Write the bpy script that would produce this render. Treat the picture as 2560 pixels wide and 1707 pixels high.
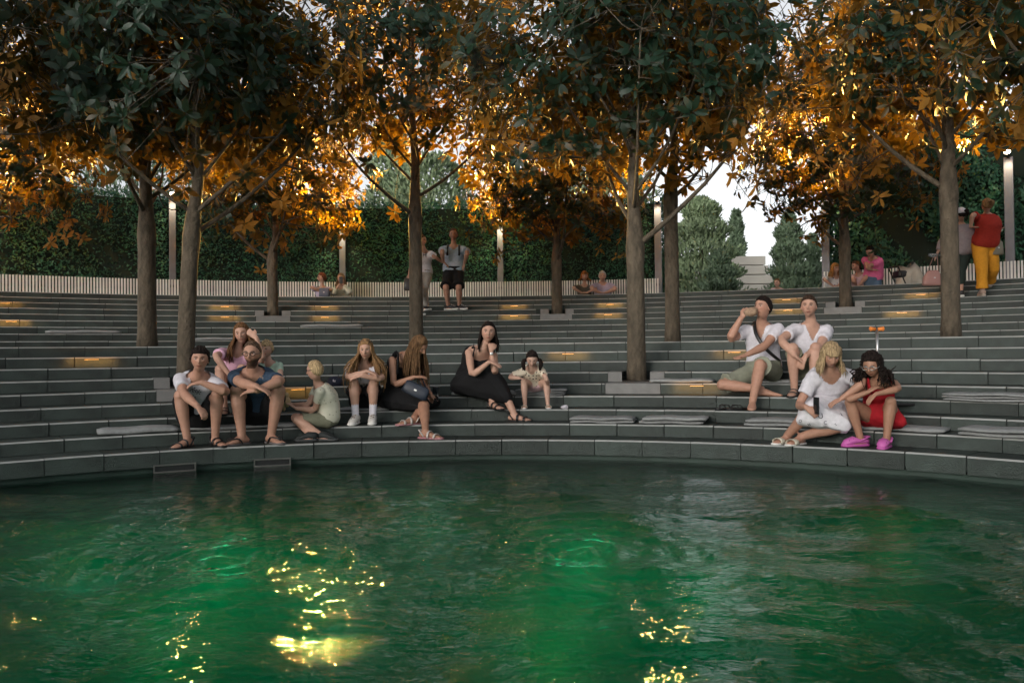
import bpy, bmesh, math, random
import numpy as np
for _o in list(bpy.data.objects): bpy.data.objects.remove(_o, do_unlink=True)
SC = bpy.context.scene
COL = SC.collection
R_ = math.radians
rng = np.random.RandomState(7)
random.seed(7)

# ------------------------------------------------------------------ camera
FPX, CX, CY = 2060.0, 1280.0, 853.5          # focal length in photo pixels, photo centre
ZC = 0.875                                    # eye height above the pool coping
PITCH, ROLL = (881-853.5)/FPX, 0.0109
cam_d = bpy.data.cameras.new('camera'); cam = bpy.data.objects.new('camera', cam_d); COL.objects.link(cam)
cam_d.sensor_width = 36; cam_d.lens = 36*FPX/2560; cam_d.clip_start = 0.05; cam_d.clip_end = 2000
cF = np.array([0, math.cos(PITCH), math.sin(PITCH)])
cR = np.array([math.cos(ROLL), 0, -math.sin(ROLL)])
cR = cR-cF*(cR@cF); cR /= np.linalg.norm(cR)
cU = np.cross(cR, cF)
from mathutils import Matrix, Vector
m = Matrix.Identity(4)
for i in range(3):
    m[i][0], m[i][1], m[i][2] = cR[i], cU[i], -cF[i]
m[2][3] = ZC
cam.matrix_world = m
SC.camera = cam
# ------------------------------------------------------------------ sky, sun, exposure
SUN_EL, SUN_AZ = 12.0, 215.0                    # low veiled evening sun behind the viewer's left shoulder (azimuth clockwise from +Y)
w = bpy.data.worlds.new('World'); SC.world = w; w.use_nodes = True
nt = w.node_tree; nt.nodes.clear()
sky = nt.nodes.new('ShaderNodeTexSky'); sky.sky_type = 'NISHITA'; sky.sun_disc = False
sky.sun_elevation = R_(SUN_EL); sky.sun_rotation = R_(SUN_AZ)
sky.air_density = 1.0; sky.dust_density = 1.6; sky.ozone_density = 1.5; sky.altitude = 30
hs = nt.nodes.new('ShaderNodeHueSaturation'); hs.inputs['Saturation'].default_value = 0.14
bg = nt.nodes.new('ShaderNodeBackground'); bg.inputs['Strength'].default_value = 0.15
wo = nt.nodes.new('ShaderNodeOutputWorld')
nt.links.new(sky.outputs[0], hs.inputs['Color']); nt.links.new(hs.outputs[0], bg.inputs['Color']); nt.links.new(bg.outputs[0], wo.inputs['Surface'])
sd = bpy.data.lights.new('sun', 'SUN'); sd.energy = 0.5; sd.angle = R_(22); sd.color = (1, .86, .7)
so = bpy.data.objects.new('sun', sd); COL.objects.link(so)
_az, _el = R_(SUN_AZ), R_(SUN_EL)
sdir = Vector((math.sin(_az)*math.cos(_el), math.cos(_az)*math.cos(_el), math.sin(_el)))
so.rotation_euler = sdir.to_track_quat('Z', 'Y').to_euler(); so.location = (0, 0, 30)
SC.view_settings.view_transform = 'Standard'; SC.view_settings.look = 'None'
SC.view_settings.exposure = .62; SC.view_settings.gamma = 1.0; SC.view_settings.use_curve_mapping = False
SC.cycles.use_denoising = True; SC.cycles.use_adaptive_sampling = True; SC.cycles.adaptive_threshold = .03
SC.cycles.max_bounces = 6; SC.cycles.diffuse_bounces = 3; SC.cycles.glossy_bounces = 3; SC.cycles.transparent_max_bounces = 8
SC.cycles.sample_clamp_indirect = 4.0
SC.cycles.caustics_reflective = False; SC.cycles.caustics_refractive = False

# ------------------------------------------------------------------ helpers
def ray(px, py):
    d = cF + cR*((px-CX)/FPX) + cU*((CY-py)/FPX); return d
EYE = np.array([0, 0, ZC])
def at_y(px, py, Y): d = ray(px, py); return EYE + d*(Y/d[1])
def at_z(px, py, z): d = ray(px, py); return EYE + d*((z-ZC)/d[2])
def proj(p):
    q = np.asarray(p, float)-EYE; z = q@cF
    return np.array([CX+FPX*(q@cR)/z, CY-FPX*(q@cU)/z])
def col_R(px, R, z=0.5):
    """point at height z on the ring of radius R round the pool centre, in the photo column px"""
    dx = (px-CX)/FPX
    for _ in range(3):
        a = dx*dx+1; b = -2*(dx*PC[0]+PC[1]); c = PC[0]**2+PC[1]**2-R*R
        Y = (-b+math.sqrt(max(b*b-4*a*c, 0)))/(2*a)
        p = np.array([dx*Y, Y, z]); dx += (px-proj(p)[0])/FPX
    return p
PC = np.array([-0.5, 2.3])                     # centre of the round pool
RISE = 0.125
NT = 18
RAD = [6.02+.385*k for k in range(9)] + [12.25+.455*(k-9) for k in range(9, 18)]
ZT = [RISE*k for k in range(NT)]
Z_WATER, Z_PATH = -0.205, 1.36
def pol(R, th, z=0.0):                         # th clockwise from +Y, radians
    return np.array([PC[0]+R*math.sin(th), PC[1]+R*math.cos(th), z])
def ang(p): return math.atan2(p[0]-PC[0], p[1]-PC[1])
def norm(v): v = np.asarray(v, float); return v/(np.linalg.norm(v)+1e-12)

def tag(o, label=None, cat=None, group=None, kind=None):
    if label: o['label'] = label
    if cat: o['category'] = cat
    if group: o['group'] = group
    if kind: o['kind'] = kind
    return o
def empty(name, loc, label=None, cat=None, group=None):
    o = bpy.data.objects.new(name, None); COL.objects.link(o); o.location = [float(v) for v in loc]
    o.empty_display_size = .1
    return tag(o, label, cat, group)
def link(name, me, parent=None, loc=None):
    o = bpy.data.objects.new(name, me); COL.objects.link(o)
    if parent is not None: o.parent = parent
    if loc is not None: o.location = [float(v) for v in loc]
    return o
def mesh(name, V, F, mats, smooth=False, mi=None):
    me = bpy.data.meshes.new(name)
    V = np.asarray(V, dtype=float)
    me.from_pydata(V.tolist() if len(V) < 4000 else [tuple(v) for v in V], [], F)
    if not isinstance(mats, (list, tuple)): mats = [mats]
    for mm in mats: me.materials.append(mm)
    if mi is not None: me.polygons.foreach_set('material_index', np.asarray(mi, dtype=np.int32))
    if smooth: me.polygons.foreach_set('use_smooth', np.ones(len(me.polygons), dtype=bool))
    me.update()
    return me
def npmesh(name, V, Q, mats, mi=None, smooth=True, n=4):
    """fast mesh from an (N,3) array and an (M,n) index array"""
    me = bpy.data.meshes.new(name); Q = np.asarray(Q, dtype=np.int32)
    me.vertices.add(len(V)); me.vertices.foreach_set('co', np.asarray(V, dtype=np.float32).ravel())
    me.loops.add(Q.size); me.loops.foreach_set('vertex_index', Q.ravel())
    me.polygons.add(len(Q)); me.polygons.foreach_set('loop_start', np.arange(len(Q), dtype=np.int32)*n)
    me.polygons.foreach_set('loop_total', np.full(len(Q), n, dtype=np.int32))
    if not isinstance(mats, (list, tuple)): mats = [mats]
    for mm in mats: me.materials.append(mm)
    if mi is not None: me.polygons.foreach_set('material_index', np.asarray(mi, dtype=np.int32))
    if smooth: me.polygons.foreach_set('use_smooth', np.ones(len(Q), dtype=bool))
    me.update(calc_edges=True); me.validate()
    return me
class MB:
    """collects shapes into one mesh"""
    def __init__(s): s.V = []; s.F = []; s.mi = []
    def add(s, V, F, k=0):
        n = len(s.V); s.V += [tuple(float(c) for c in v) for v in V]
        s.F += [tuple(i+n for i in f) for f in F]; s.mi += [k]*len(F)
    def box(s, c, sz, ax=None, k=0, bev=0.0):
        c = np.asarray(c, float); h = np.asarray(sz, float)/2
        ax = np.eye(3) if ax is None else np.asarray(ax, float)
        if bev <= 0:
            P = [c+ax.T@(h*np.array(q)) for q in ((-1,-1,-1),(1,-1,-1),(1,1,-1),(-1,1,-1),(-1,-1,1),(1,-1,1),(1,1,1),(-1,1,1))]
            s.add(P, [(0,3,2,1),(4,5,6,7),(0,1,5,4),(1,2,6,5),(2,3,7,6),(3,0,4,7)], k)
        else:
            bm = bmesh.new(); bmesh.ops.create_cube(bm, size=1)
            for v in bm.verts: v.co = Vector((v.co.x*2*h[0], v.co.y*2*h[1], v.co.z*2*h[2]))
            bmesh.ops.bevel(bm, geom=bm.edges[:], offset=bev, segments=2, affect='EDGES', profile=.5)
            bm.verts.index_update()
            s.add([c+ax.T@np.array(v.co) for v in bm.verts], [[v.index for v in f.verts] for f in bm.faces], k); bm.free()
    def loft(s, P, rx, ry=None, lat=None, n=10, k=0, cap=True, e=2.0):
        """closed tube through points P, half-widths rx (along lat) and ry, e = superellipse exponent"""
        P = np.asarray(P, float); m_ = len(P)
        rx = np.broadcast_to(np.asarray(rx, float), (m_,)); ry = rx if ry is None else np.broadcast_to(np.asarray(ry, float), (m_,))
        T = np.gradient(P, axis=0); T /= (np.linalg.norm(T, axis=1)[:, None]+1e-12)
        if lat is None:
            a = np.array([0, 0, 1.]) if abs(T[0][2]) < .9 else np.array([1., 0, 0])
            L = np.cross(T[0], a); L = norm(L); Ls = []
            for t in T:
                L = norm(L-t*(L@t)); Ls.append(L)
            Ls = np.array(Ls)
        else:
            Ls = np.broadcast_to(np.asarray(lat, float), (m_, 3)); Ls = Ls-T*np.sum(Ls*T, 1)[:, None]; Ls = Ls/(np.linalg.norm(Ls, axis=1)[:, None]+1e-12)
        B = np.cross(T, Ls)
        th = np.arange(n)*2*math.pi/n
        ct, st = np.cos(th), np.sin(th)
        ct = np.sign(ct)*np.abs(ct)**(2/e); st = np.sign(st)*np.abs(st)**(2/e)
        V = P[:, None, :]+Ls[:, None, :]*(rx[:, None]*ct)[:, :, None]+B[:, None, :]*(ry[:, None]*st)[:, :, None]
        V = V.reshape(-1, 3); F = []
        for i in range(m_-1):
            for j in range(n):
                j2 = (j+1) % n; F.append((i*n+j, i*n+j2, (i+1)*n+j2, (i+1)*n+j))
        V = list(V)
        if cap:
            a = len(V); V.append(P[0]); V.append(P[-1])
            for j in range(n):
                j2 = (j+1) % n; F.append((a, j2, j)); F.append((a+1, (m_-1)*n+j, (m_-1)*n+j2))
        s.add(V, F, k)
    def ball(s, c, r, ax=None, n=10, k=0):
        c = np.asarray(c, float); r = np.broadcast_to(np.asarray(r, float), (3,)); ax = np.eye(3) if ax is None else np.asarray(ax, float)
        zs = np.sin(np.linspace(-math.pi/2, math.pi/2, n//2+2)); V = []; F = []
        for z in zs[1:-1]:
            q = math.sqrt(1-z*z)
            for j in range(n):
                a = 2*math.pi*j/n; V.append(c+ax.T@(r*np.array([q*math.cos(a), q*math.sin(a), z])))
        m_ = len(zs)-2
        for i in range(m_-1):
            for j in range(n): F.append((i*n+j, i*n+(j+1) % n, (i+1)*n+(j+1) % n, (i+1)*n+j))
        a = len(V); V += [c-ax.T@(r*np.array([0, 0, 1.])), c+ax.T@(r*np.array([0, 0, 1.]))]
        for j in range(n): F.append((a, (j+1) % n, j)); F.append((a+1, (m_-1)*n+j, (m_-1)*n+(j+1) % n))
        s.add(V, F, k)
    def build(s, name, mats, parent=None, origin=None, smooth=True):
        V = np.array(s.V); 
        if origin is None: origin = np.array(parent.location) if parent is not None else np.zeros(3)
        o = link(name, mesh(name, V-np.asarray(origin), s.F, mats, smooth, s.mi if max(s.mi, default=0) > 0 else None), parent)
        if parent is None: o.location = [float(v) for v in origin]
        return o
def smoothpath(P, n):
    """Catmull-Rom resampling"""
    P = np.asarray(P, float); Q = np.vstack([2*P[0]-P[1], P, 2*P[-1]-P[-2]]); out = []
    m_ = len(P)-1
    for t in np.linspace(0, m_, n):
        i = min(int(t), m_-1); u = t-i; a, b, c, d = Q[i], Q[i+1], Q[i+2], Q[i+3]
        out.append(.5*((2*b)+(-a+c)*u+(2*a-5*b+4*c-d)*u*u+(-a+3*b-3*c+d)*u**3))
    return np.array(out)

# ------------------------------------------------------------------ materials
def mat(name, col, rough=.6, metal=0, noise=0, nscale=8.0, bump=0, bscale=40.0, emit=None, estr=0, rand=0, spec=.5, vcol=False, coat=0, aniso=None, obj=False):
    m_ = bpy.data.materials.new(name); m_.use_nodes = True; t = m_.node_tree; b = t.nodes['Principled BSDF']
    b.inputs['Base Color'].default_value = (*col, 1); b.inputs['Roughness'].default_value = rough; b.inputs['Metallic'].default_value = metal
    b.inputs['Specular IOR Level'].default_value = spec; b.inputs['Coat Weight'].default_value = coat
    tc = t.nodes.new('ShaderNodeTexCoord')
    src = None
    if noise or rand or vcol:
        base = t.nodes.new('ShaderNodeRGB'); base.outputs[0].default_value = (*col, 1); src = base.outputs[0]
        if vcol:
            at = t.nodes.new('ShaderNodeAttribute'); at.attribute_name = 'Col'; src = at.outputs['Color']
        if noise:
            n_ = t.nodes.new('ShaderNodeTexNoise'); n_.inputs['Scale'].default_value = nscale; n_.inputs['Detail'].default_value = 5
            if aniso:
                mp = t.nodes.new('ShaderNodeMapping'); mp.inputs['Scale'].default_value = aniso; t.links.new(tc.outputs['Object'], mp.inputs[0]); t.links.new(mp.outputs[0], n_.inputs['Vector'])
            else: t.links.new(tc.outputs['Object'], n_.inputs['Vector'])
            mr = t.nodes.new('ShaderNodeMapRange'); mr.inputs['From Min'].default_value = .25; mr.inputs['From Max'].default_value = .75
            mr.inputs['To Min'].default_value = 1-noise; mr.inputs['To Max'].default_value = 1+noise; t.links.new(n_.outputs['Fac'], mr.inputs['Value'])
            mx = t.nodes.new('ShaderNodeVectorMath'); mx.operation = 'SCALE'; t.links.new(src, mx.inputs[0]); t.links.new(mr.outputs[0], mx.inputs['Scale']); src = mx.outputs[0]
        if rand:
            oi = t.nodes.new('ShaderNodeObjectInfo'); mr = t.nodes.new('ShaderNodeMapRange'); mr.inputs['To Min'].default_value = 1-rand; mr.inputs['To Max'].default_value = 1+rand
            t.links.new(oi.outputs['Random'], mr.inputs['Value'])
            mx = t.nodes.new('ShaderNodeVectorMath'); mx.operation = 'SCALE'; t.links.new(src, mx.inputs[0]); t.links.new(mr.outputs[0], mx.inputs['Scale']); src = mx.outputs[0]
        t.links.new(src, b.inputs['Base Color'])
    if bump:
        n_ = t.nodes.new('ShaderNodeTexNoise'); n_.inputs['Scale'].default_value = bscale; n_.inputs['Detail'].default_value = 6; t.links.new(tc.outputs['Object'], n_.inputs['Vector'])
        bp = t.nodes.new('ShaderNodeBump'); bp.inputs['Strength'].default_value = bump; bp.inputs['Distance'].default_value = .02
        t.links.new(n_.outputs['Fac'], bp.inputs['Height']); t.links.new(bp.outputs[0], b.inputs['Normal'])
    if emit: b.inputs['Emission Color'].default_value = (*emit, 1); b.inputs['Emission Strength'].default_value = estr
    return m_
def leafmat(name, col, tcol, tw, rough, noise=.3, nscale=2.5, spec=.5):
    m_ = mat(name, col, rough, noise=noise, nscale=nscale, spec=spec); t = m_.node_tree; b = t.nodes['Principled BSDF']; o = t.nodes['Material Output']
    tl = t.nodes.new('ShaderNodeBsdfTranslucent'); tl.inputs[0].default_value = (*tcol, 1); mx = t.nodes.new('ShaderNodeMixShader'); mx.inputs[0].default_value = tw
    t.links.new(b.outputs[0], mx.inputs[1]); t.links.new(tl.outputs[0], mx.inputs[2]); t.links.new(mx.outputs[0], o.inputs[0]); return m_
M = {}
M['stone'] = mat('dark_granite', (.024, .035, .0305), .6, noise=.5, nscale=4, bump=.35, bscale=90, rand=.3)
M['edge'] = mat('granite_edge_glint', (.31, .32, .31), .55, noise=.25, nscale=6, bump=.1, bscale=60, rand=.12)  # pale chamfer colour paints in the glint of the sky
M['core'] = mat('joint_mortar', (.014, .02, .018), .9, noise=.3)
M['pale'] = mat('pale_planter_stone', (.17, .17, .165), .6, noise=.15, nscale=10, bump=.2, bscale=80, rand=.1)
M['soil'] = mat('soil', (.03, .025, .02), .95, noise=.4, nscale=20, bump=.6)
M['ground'] = mat('ground_grass', (.03, .05, .022), .95, noise=.4, nscale=.6, bump=.4)
M['path'] = mat('path_paving', (.22, .21, .2), .8, noise=.2, nscale=3, bump=.2)
M['pooltile'] = mat('pool_floor', (.02, .14, .09), .7, noise=.5, nscale=1.2)
M['poolwall'] = mat('pool_wall', (.02, .045, .035), .6, noise=.3, nscale=4)
M['bark'] = mat('magnolia_bark', (.088, .07, .048), .9, noise=.5, nscale=16, bump=1.0, bscale=28, aniso=(1, 1, .4))
M['leaf'] = leafmat('leaf_upper', (.008, .032, .018), (.4, .34, .05), .2, .45, spec=.3)
M['leafb'] = leafmat('leaf_underside', (.31, .155, .024), (.68, .4, .05), .36, .65, .35)
M['hedge'] = mat('hedge_leaf', (.026, .105, .052), .6, noise=.45, nscale=1.5)
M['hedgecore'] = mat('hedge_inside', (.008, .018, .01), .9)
M['slat'] = mat('pale_slat', (.78, .75, .7), .5, noise=.1, rand=.1)
M['slatback'] = mat('bench_frame', (.05, .045, .045), .7)
M['post'] = mat('grey_post', (.2, .2, .22), .45, metal=.3, noise=.1)
M['lampglow'] = mat('lamp_glass', (1, .9, .7), .3, emit=(1, .82, .55), estr=15)
M['steplamp'] = mat('step_lamp_glass', (1, .8, .5), .3, emit=(1, .5, .14), estr=.35)
M['darkmetal'] = mat('dark_metal', (.03, .03, .03), .45, metal=.6)
M['cushion'] = mat('grey_cushion', (.25, .26, .26), .85, noise=.15, nscale=25, bump=.3, bscale=180, rand=.12)
M['frame'] = mat('skimmer_metal', (.13, .13, .12), .45, metal=.4, noise=.2)
M['conifer'] = mat('conifer_leaf', (.1, .15, .09), .6, noise=.4, nscale=.9)  # leaf tone raised to imitate the pale flare around far trees
M['conifer2'] = mat('hazed_conifer_leaf', (.16, .22, .12), .6, noise=.35, nscale=.7)  # lighter still: haze and flare painted into the leaf colour
M['treebark'] = mat('park_bark', (.09, .07, .05), .9)
M['building'] = mat('pale_stone_building', (.42, .4, .36), .7, noise=.12, nscale=1.0)
M['black'] = mat('black_plastic', (.012, .012, .013), .4)
M['white'] = mat('white_rubber', (.7, .69, .66), .5, noise=.1)
M['glass'] = mat('dark_glass', (.01, .012, .014), .08)
M['steel'] = mat('brushed_steel', (.5, .5, .5), .3, metal=1)
M['orange'] = mat('orange_grip', (.75, .22, .03), .5)

# ------------------------------------------------------------------ ground, path, water
def ring(name, r0, r1, z, mt, th0=-math.pi, th1=math.pi, n=128, kind='structure', rows=1):
    V = []; F = []
    for i in range(n+1):
        t = th0+(th1-th0)*i/n
        for r in np.linspace(r0, r1, rows+1): V.append(pol(r, t, z))
    c = rows+1
    for i in range(n):
        for j in range(rows): F.append((i*c+j, i*c+j+1, (i+1)*c+j+1, (i+1)*c+j))
    F = [f[::-1] for f in F]
    o = link(name, mesh(name, V, F, mt)); tag(o, kind=kind); return o
g = ring('ground', 17.45, 900, Z_PATH-.02, M['ground'], n=160, rows=6)
tag(ring('path', 16.36, 17.5, Z_PATH, M['path'], n=160), kind='structure')
pf = ring('pool_floor', 0.0, 6.2, -.95, M['pooltile'], n=96, rows=8)
pw = MB()
n = 160
for i in range(n):
    a, b = 2*math.pi*i/n, 2*math.pi*(i+1)/n
    pw.add([pol(6.09, a, -.95), pol(6.09, b, -.95), pol(6.09, b, -.12), pol(6.09, a, -.12)], [(0, 1, 2, 3)])
o = pw.build('pool_wall', M['poolwall']); tag(o, kind='structure')

FOUNT = [at_z(540, 1405, Z_WATER), at_z(1450, 1378, Z_WATER)]       # where the jets stir the surface
def water():
    xs = np.arange(-6.6, 5.61, .032); ys = np.arange(.2, 8.4, .032)
    X, Y = np.meshgrid(xs, ys)
    r = np.hypot(X-PC[0], Y-PC[1])
    rs = np.random.RandomState(3); Zw = np.zeros_like(X)
    for i in range(46):
        lam = .09*(1.075**i); a = rs.uniform(0, 2*math.pi); ph = rs.uniform(0, 6.28); amp = .0042*lam**.95*rs.uniform(.6, 1.3)
        k = 2*math.pi/lam; u = X*math.cos(a)+Y*math.sin(a)+.04*np.sin(X*1.7+ph)+.05*np.sin(Y*1.3+2*ph)
        Zw += amp*np.sin(k*u+ph)
    calm = np.clip((6.05-r)/1.6, .18, 1)*np.clip(1.25-.07*Y, .5, 1.2)
    Zw *= calm
    for f in FOUNT:
        d = np.hypot(X-f[0], (Y-f[1])*.9)
        Zw += .006*np.exp(-(d/.9)**2)*np.sin(2*math.pi*d/.17)+.009*np.exp(-(d/.55)**2)*np.sin(X*31+np.sin(Y*23)*2)*np.sin(Y*27+np.sin(X*19)*2)
        Zw += .003*np.exp(-((d-1.1)/.12)**2)
    ny, nx = X.shape
    keep = (r < 6.08)
    V = np.c_[X.ravel(), Y.ravel(), (Z_WATER+Zw).ravel()]
    idx = np.arange(nx*ny).reshape(ny, nx)
    q = np.stack([idx[:-1, :-1], idx[:-1, 1:], idx[1:, 1:], idx[1:, :-1]], -1)
    kq = keep[:-1, :-1] | keep[1:, 1:]
    q = q[kq]
    used = np.unique(q); remap = -np.ones(nx*ny, int); remap[used] = np.arange(len(used))
    me = npmesh('water', V[used], remap[q], wmat)
    o = link('water', me); tag(o, kind='structure')
    # the part of the pool behind the viewer
    V = []; F = []
    th = np.linspace(0, 2*math.pi, 97)[:-1]
    P = [pol(6.08, t, Z_WATER) for t in th if pol(6.08, t)[1] < .3]
    P.sort(key=lambda p: p[0])
    V = [p for p in P]+[np.array([p[0], .26, Z_WATER]) for p in P]; k = len(P)
    F = [(i, i+1, k+i+1, k+i) for i in range(k-1)]
    o2 = link('water', mesh('water', V, F, wmat)); tag(o2, kind='structure')
wmat = bpy.data.materials.new('pool_water'); wmat.use_nodes = True; t = wmat.node_tree; t.nodes.clear()
out = t.nodes.new('ShaderNodeOutputMaterial'); mix = t.nodes.new('ShaderNodeMixShader'); tr = t.nodes.new('ShaderNodeBsdfTransparent'); gl = t.nodes.new('ShaderNodeBsdfGlossy')
tr.inputs[0].default_value = (.25, .85, .62, 1); gl.inputs['Roughness'].default_value = .015; gl.inputs[0].default_value = (.96, 1, .98, 1)
fr = t.nodes.new('ShaderNodeFresnel'); fr.inputs['IOR'].default_value = 1.333
tc = t.nodes.new('ShaderNodeTexCoord'); mp = t.nodes.new('ShaderNodeMapping'); mp.inputs['Scale'].default_value = (.75, 1.7, 1)
n1 = t.nodes.new('ShaderNodeTexNoise'); n1.inputs['Scale'].default_value = 14; n1.inputs['Detail'].default_value = 2.6; n1.inputs['Distortion'].default_value = .8
bp = t.nodes.new('ShaderNodeBump'); bp.inputs['Strength'].default_value = .6; bp.inputs['Distance'].default_value = .011
t.links.new(tc.outputs['Object'], mp.inputs[0]); t.links.new(mp.outputs[0], n1.inputs['Vector']); t.links.new(n1.outputs['Fac'], bp.inputs['Height'])
t.links.new(bp.outputs[0], fr.inputs['Normal']); t.links.new(bp.outputs[0], gl.inputs['Normal'])
t.links.new(fr.outputs[0], mix.inputs[0]); t.links.new(tr.outputs[0], mix.inputs[1]); t.links.new(gl.outputs[0], mix.inputs[2]); t.links.new(mix.outputs[0], out.inputs[0])
water()

# cloudy green body of the water
mb = MB(); th_ = np.linspace(0, 2*math.pi, 65)[:-1]
mb.add([pol(6.07, a, -.94) for a in th_]+[pol(6.07, a, -.24) for a in th_], [tuple(range(64)), tuple(range(127, 63, -1))]+[(i, 64+i, 64+(i+1) % 64, (i+1) % 64) for i in range(64)])
vm = bpy.data.materials.new('cloudy_water'); vm.use_nodes = True; t = vm.node_tree; t.nodes.clear()
vo = t.nodes.new('ShaderNodeOutputMaterial'); vs = t.nodes.new('ShaderNodeVolumePrincipled'); vs.inputs['Color'].default_value = (.05, .56, .36, 1); vs.inputs['Density'].default_value = 1.4
vs.inputs['Absorption Color'].default_value = (.2, .8, .6, 1)
t.links.new(vs.outputs[0], vo.inputs['Volume'])
o = mb.build('water_body', vm, smooth=False); tag(o, kind='stuff')

# ------------------------------------------------------------------ stone steps
def th_at(px, k, dr=0): return ang(col_R(px, RAD[k]+dr, ZT[k]))
PLANT = []                                     # (name of front tier, notch tier, centre angle, half front, half notch)
for px, kf in ((463, 4), (1592, 4), (682, 13), (1393, 13), (2114, 13), (2990, 4), (-330, 4)):
    Rn = RAD[kf+1]; tc_ = th_at(px, kf+1, .1)
    PLANT.append((kf, tc_, .32/RAD[kf], .17/Rn, px))
def gaps(k):
    g_ = []
    for kf, tc_, hf, hn, px in PLANT:
        if k == kf: g_.append((tc_-hf, tc_+hf))
        if k == kf+1: g_.append((tc_-hn-.17/RAD[k], tc_+hn+.17/RAD[k]))
    return g_
def notch(k): return [(tc_-hn, tc_+hn) for kf, tc_, hf, hn, px in PLANT if k == kf+1]
def wedge(mb, R0, R1, z0, z1, ta, tb, c=.0, nseg=2, km=(0, 1)):
    """a block of stone bent along the ring, with a chamfered upper front edge"""
    prof = [(R0, z0), (R0, z1-c), (R0+c, z1), (R1, z1), (R1, z0)] if c else [(R0, z0), (R0, z1), (R1, z1), (R1, z0)]
    m_ = len(prof); V = []; F = []; K = []
    for i in range(nseg+1):
        t_ = ta+(tb-ta)*i/nseg
        V += [pol(r, t_, z) for r, z in prof]
    for i in range(nseg):
        for j in range(m_):
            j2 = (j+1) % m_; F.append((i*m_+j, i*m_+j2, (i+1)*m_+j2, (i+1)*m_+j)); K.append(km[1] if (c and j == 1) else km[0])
    F.append(tuple(range(m_))[::-1]); F.append(tuple(nseg*m_+j for j in range(m_))); K += [km[0]]*2
    n0 = len(mb.V); mb.V += [tuple(v) for v in V]; mb.F += [tuple(i+n0 for i in f)[::-1] for f in F]; mb.mi += K
DMIN, DMAX = -1.05, 1.2
rs = np.random.RandomState(11)
STEP = []
for k in range(NT):
    Rn = RAD[k+1] if k < NT-1 else RAD[k]+.48
    cz0 = ZT[k]-.3 if k else -.13
    ng = sorted(notch(k)); segs = []; a = -math.pi
    for x0, x1 in ng: segs.append((a, x0)); a = x1
    segs.append((a, math.pi))
    core = MB()
    z_in = ZT[k]-.006
    for a, b in segs:
        wedge(core, RAD[k]+.016, Rn+.04, cz0 if k < NT-1 else Z_PATH-.1, z_in, a, b, nseg=max(2, int((b-a)/.06)))
    st = core.build('stone_step', M['core'] if k != 8 else [M['core']], smooth=False); tag(st, kind='structure'); STEP.append(st)
    # stones of this step
    pitch = .0775 if k < 9 else .051
    off = rs.uniform(0, pitch)
    if k == 0: off = ang(col_R(1254, RAD[0], 0))-DMIN
    off %= pitch
    lo, hi = (DMIN, DMAX) if k < 9 else (-.85, .92)
    edges = [lo]; x = lo+off
    while x < hi:
        if x-edges[-1] > pitch*.3: edges.append(x)
        x += pitch*(1+(rs.uniform(-.04, .04) if k else 0))
    ivs = []
    for a, b in zip(edges[:-1], edges[1:]):
        pcs = [(a, b)]
        for x0, x1 in gaps(k):
            nw = []
            for p, q in pcs:
                if q <= x0 or p >= x1: nw.append((p, q))
                else:
                    if p < x0-.006: nw.append((p, x0))
                    if q > x1+.006: nw.append((x1, q))
            pcs = nw
        ivs += pcs
    depth = (RAD[k+1]-RAD[k]+.01) if k not in (8, NT-1) else .47
    for a, b in ivs:
        gj = (.0055 if k < 9 else .006)/RAD[k]
        if rs.rand() < .3: gj *= .45
        mb = MB(); dr = rs.uniform(-.003, .003); dz = rs.uniform(-.0022, .0012)
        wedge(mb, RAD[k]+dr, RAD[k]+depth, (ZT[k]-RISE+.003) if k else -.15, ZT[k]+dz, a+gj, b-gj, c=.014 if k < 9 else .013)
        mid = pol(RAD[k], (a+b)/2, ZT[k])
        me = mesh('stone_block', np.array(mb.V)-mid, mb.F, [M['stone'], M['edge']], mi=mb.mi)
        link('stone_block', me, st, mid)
    if k == 8:                                 # paving slabs of the broad walkway
        for i in range(6):
            r0 = RAD[8]+.475+i*.43; r1 = min(r0+.424, RAD[9]+.03)
            if r1-r0 < .1: continue
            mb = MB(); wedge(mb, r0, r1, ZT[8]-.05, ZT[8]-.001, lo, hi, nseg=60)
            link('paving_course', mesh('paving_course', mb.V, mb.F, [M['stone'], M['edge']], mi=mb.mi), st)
# planters round the trunks
PL_LABEL = {463: 'pale stone planter cut into the steps behind the boy in white', 1592: 'pale stone planter round the lower trunk beside the lit cushion',
            682: 'pale stone planter high on the steps above the pink-shirted woman', 1393: 'pale stone planter high on the steps above the curly toddler', 2114: 'grey stone planter high on the steps behind the two men in white',
            2990: 'pale stone planter past the right edge', -330: 'pale stone planter past the left edge'}
for kf, tc_, hf, hn, px in PLANT:
    if px in (2990, -330): pass
    b = pol(RAD[kf], tc_, ZT[kf]); root = empty('tree_planter', b, PL_LABEL[px], 'planter', 'planters set into the steps')
    mb = MB(); wedge(mb, RAD[kf]-.006, RAD[kf+1]-.002, ZT[kf]-RISE+.003, ZT[kf]+.002, tc_-hf+.0004, tc_+hf-.0004, c=.008, km=(0, 0)); mb.build('front_block', M['pale'], root, smooth=False)
    for s in (-1, 1):
        e0 = tc_+s*hn; e1 = tc_+s*(hn+.168/RAD[kf+1])
        mb = MB(); wedge(mb, RAD[kf+1]-.006, RAD[kf+2]-.002, ZT[kf+1]-RISE+.006, ZT[kf+1]+.002, min(e0, e1), max(e0, e1), c=.008, km=(0, 0)); mb.build('side_block', M['pale'], root, smooth=False)
    mb = MB(); wedge(mb, RAD[kf+1]-.01, RAD[kf+2]+.03, ZT[kf]-.1, ZT[kf]+.02, tc_-hn+.0005, tc_+hn-.0005, nseg=3); mb.build('soil', M['soil'], root, smooth=False)

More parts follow.
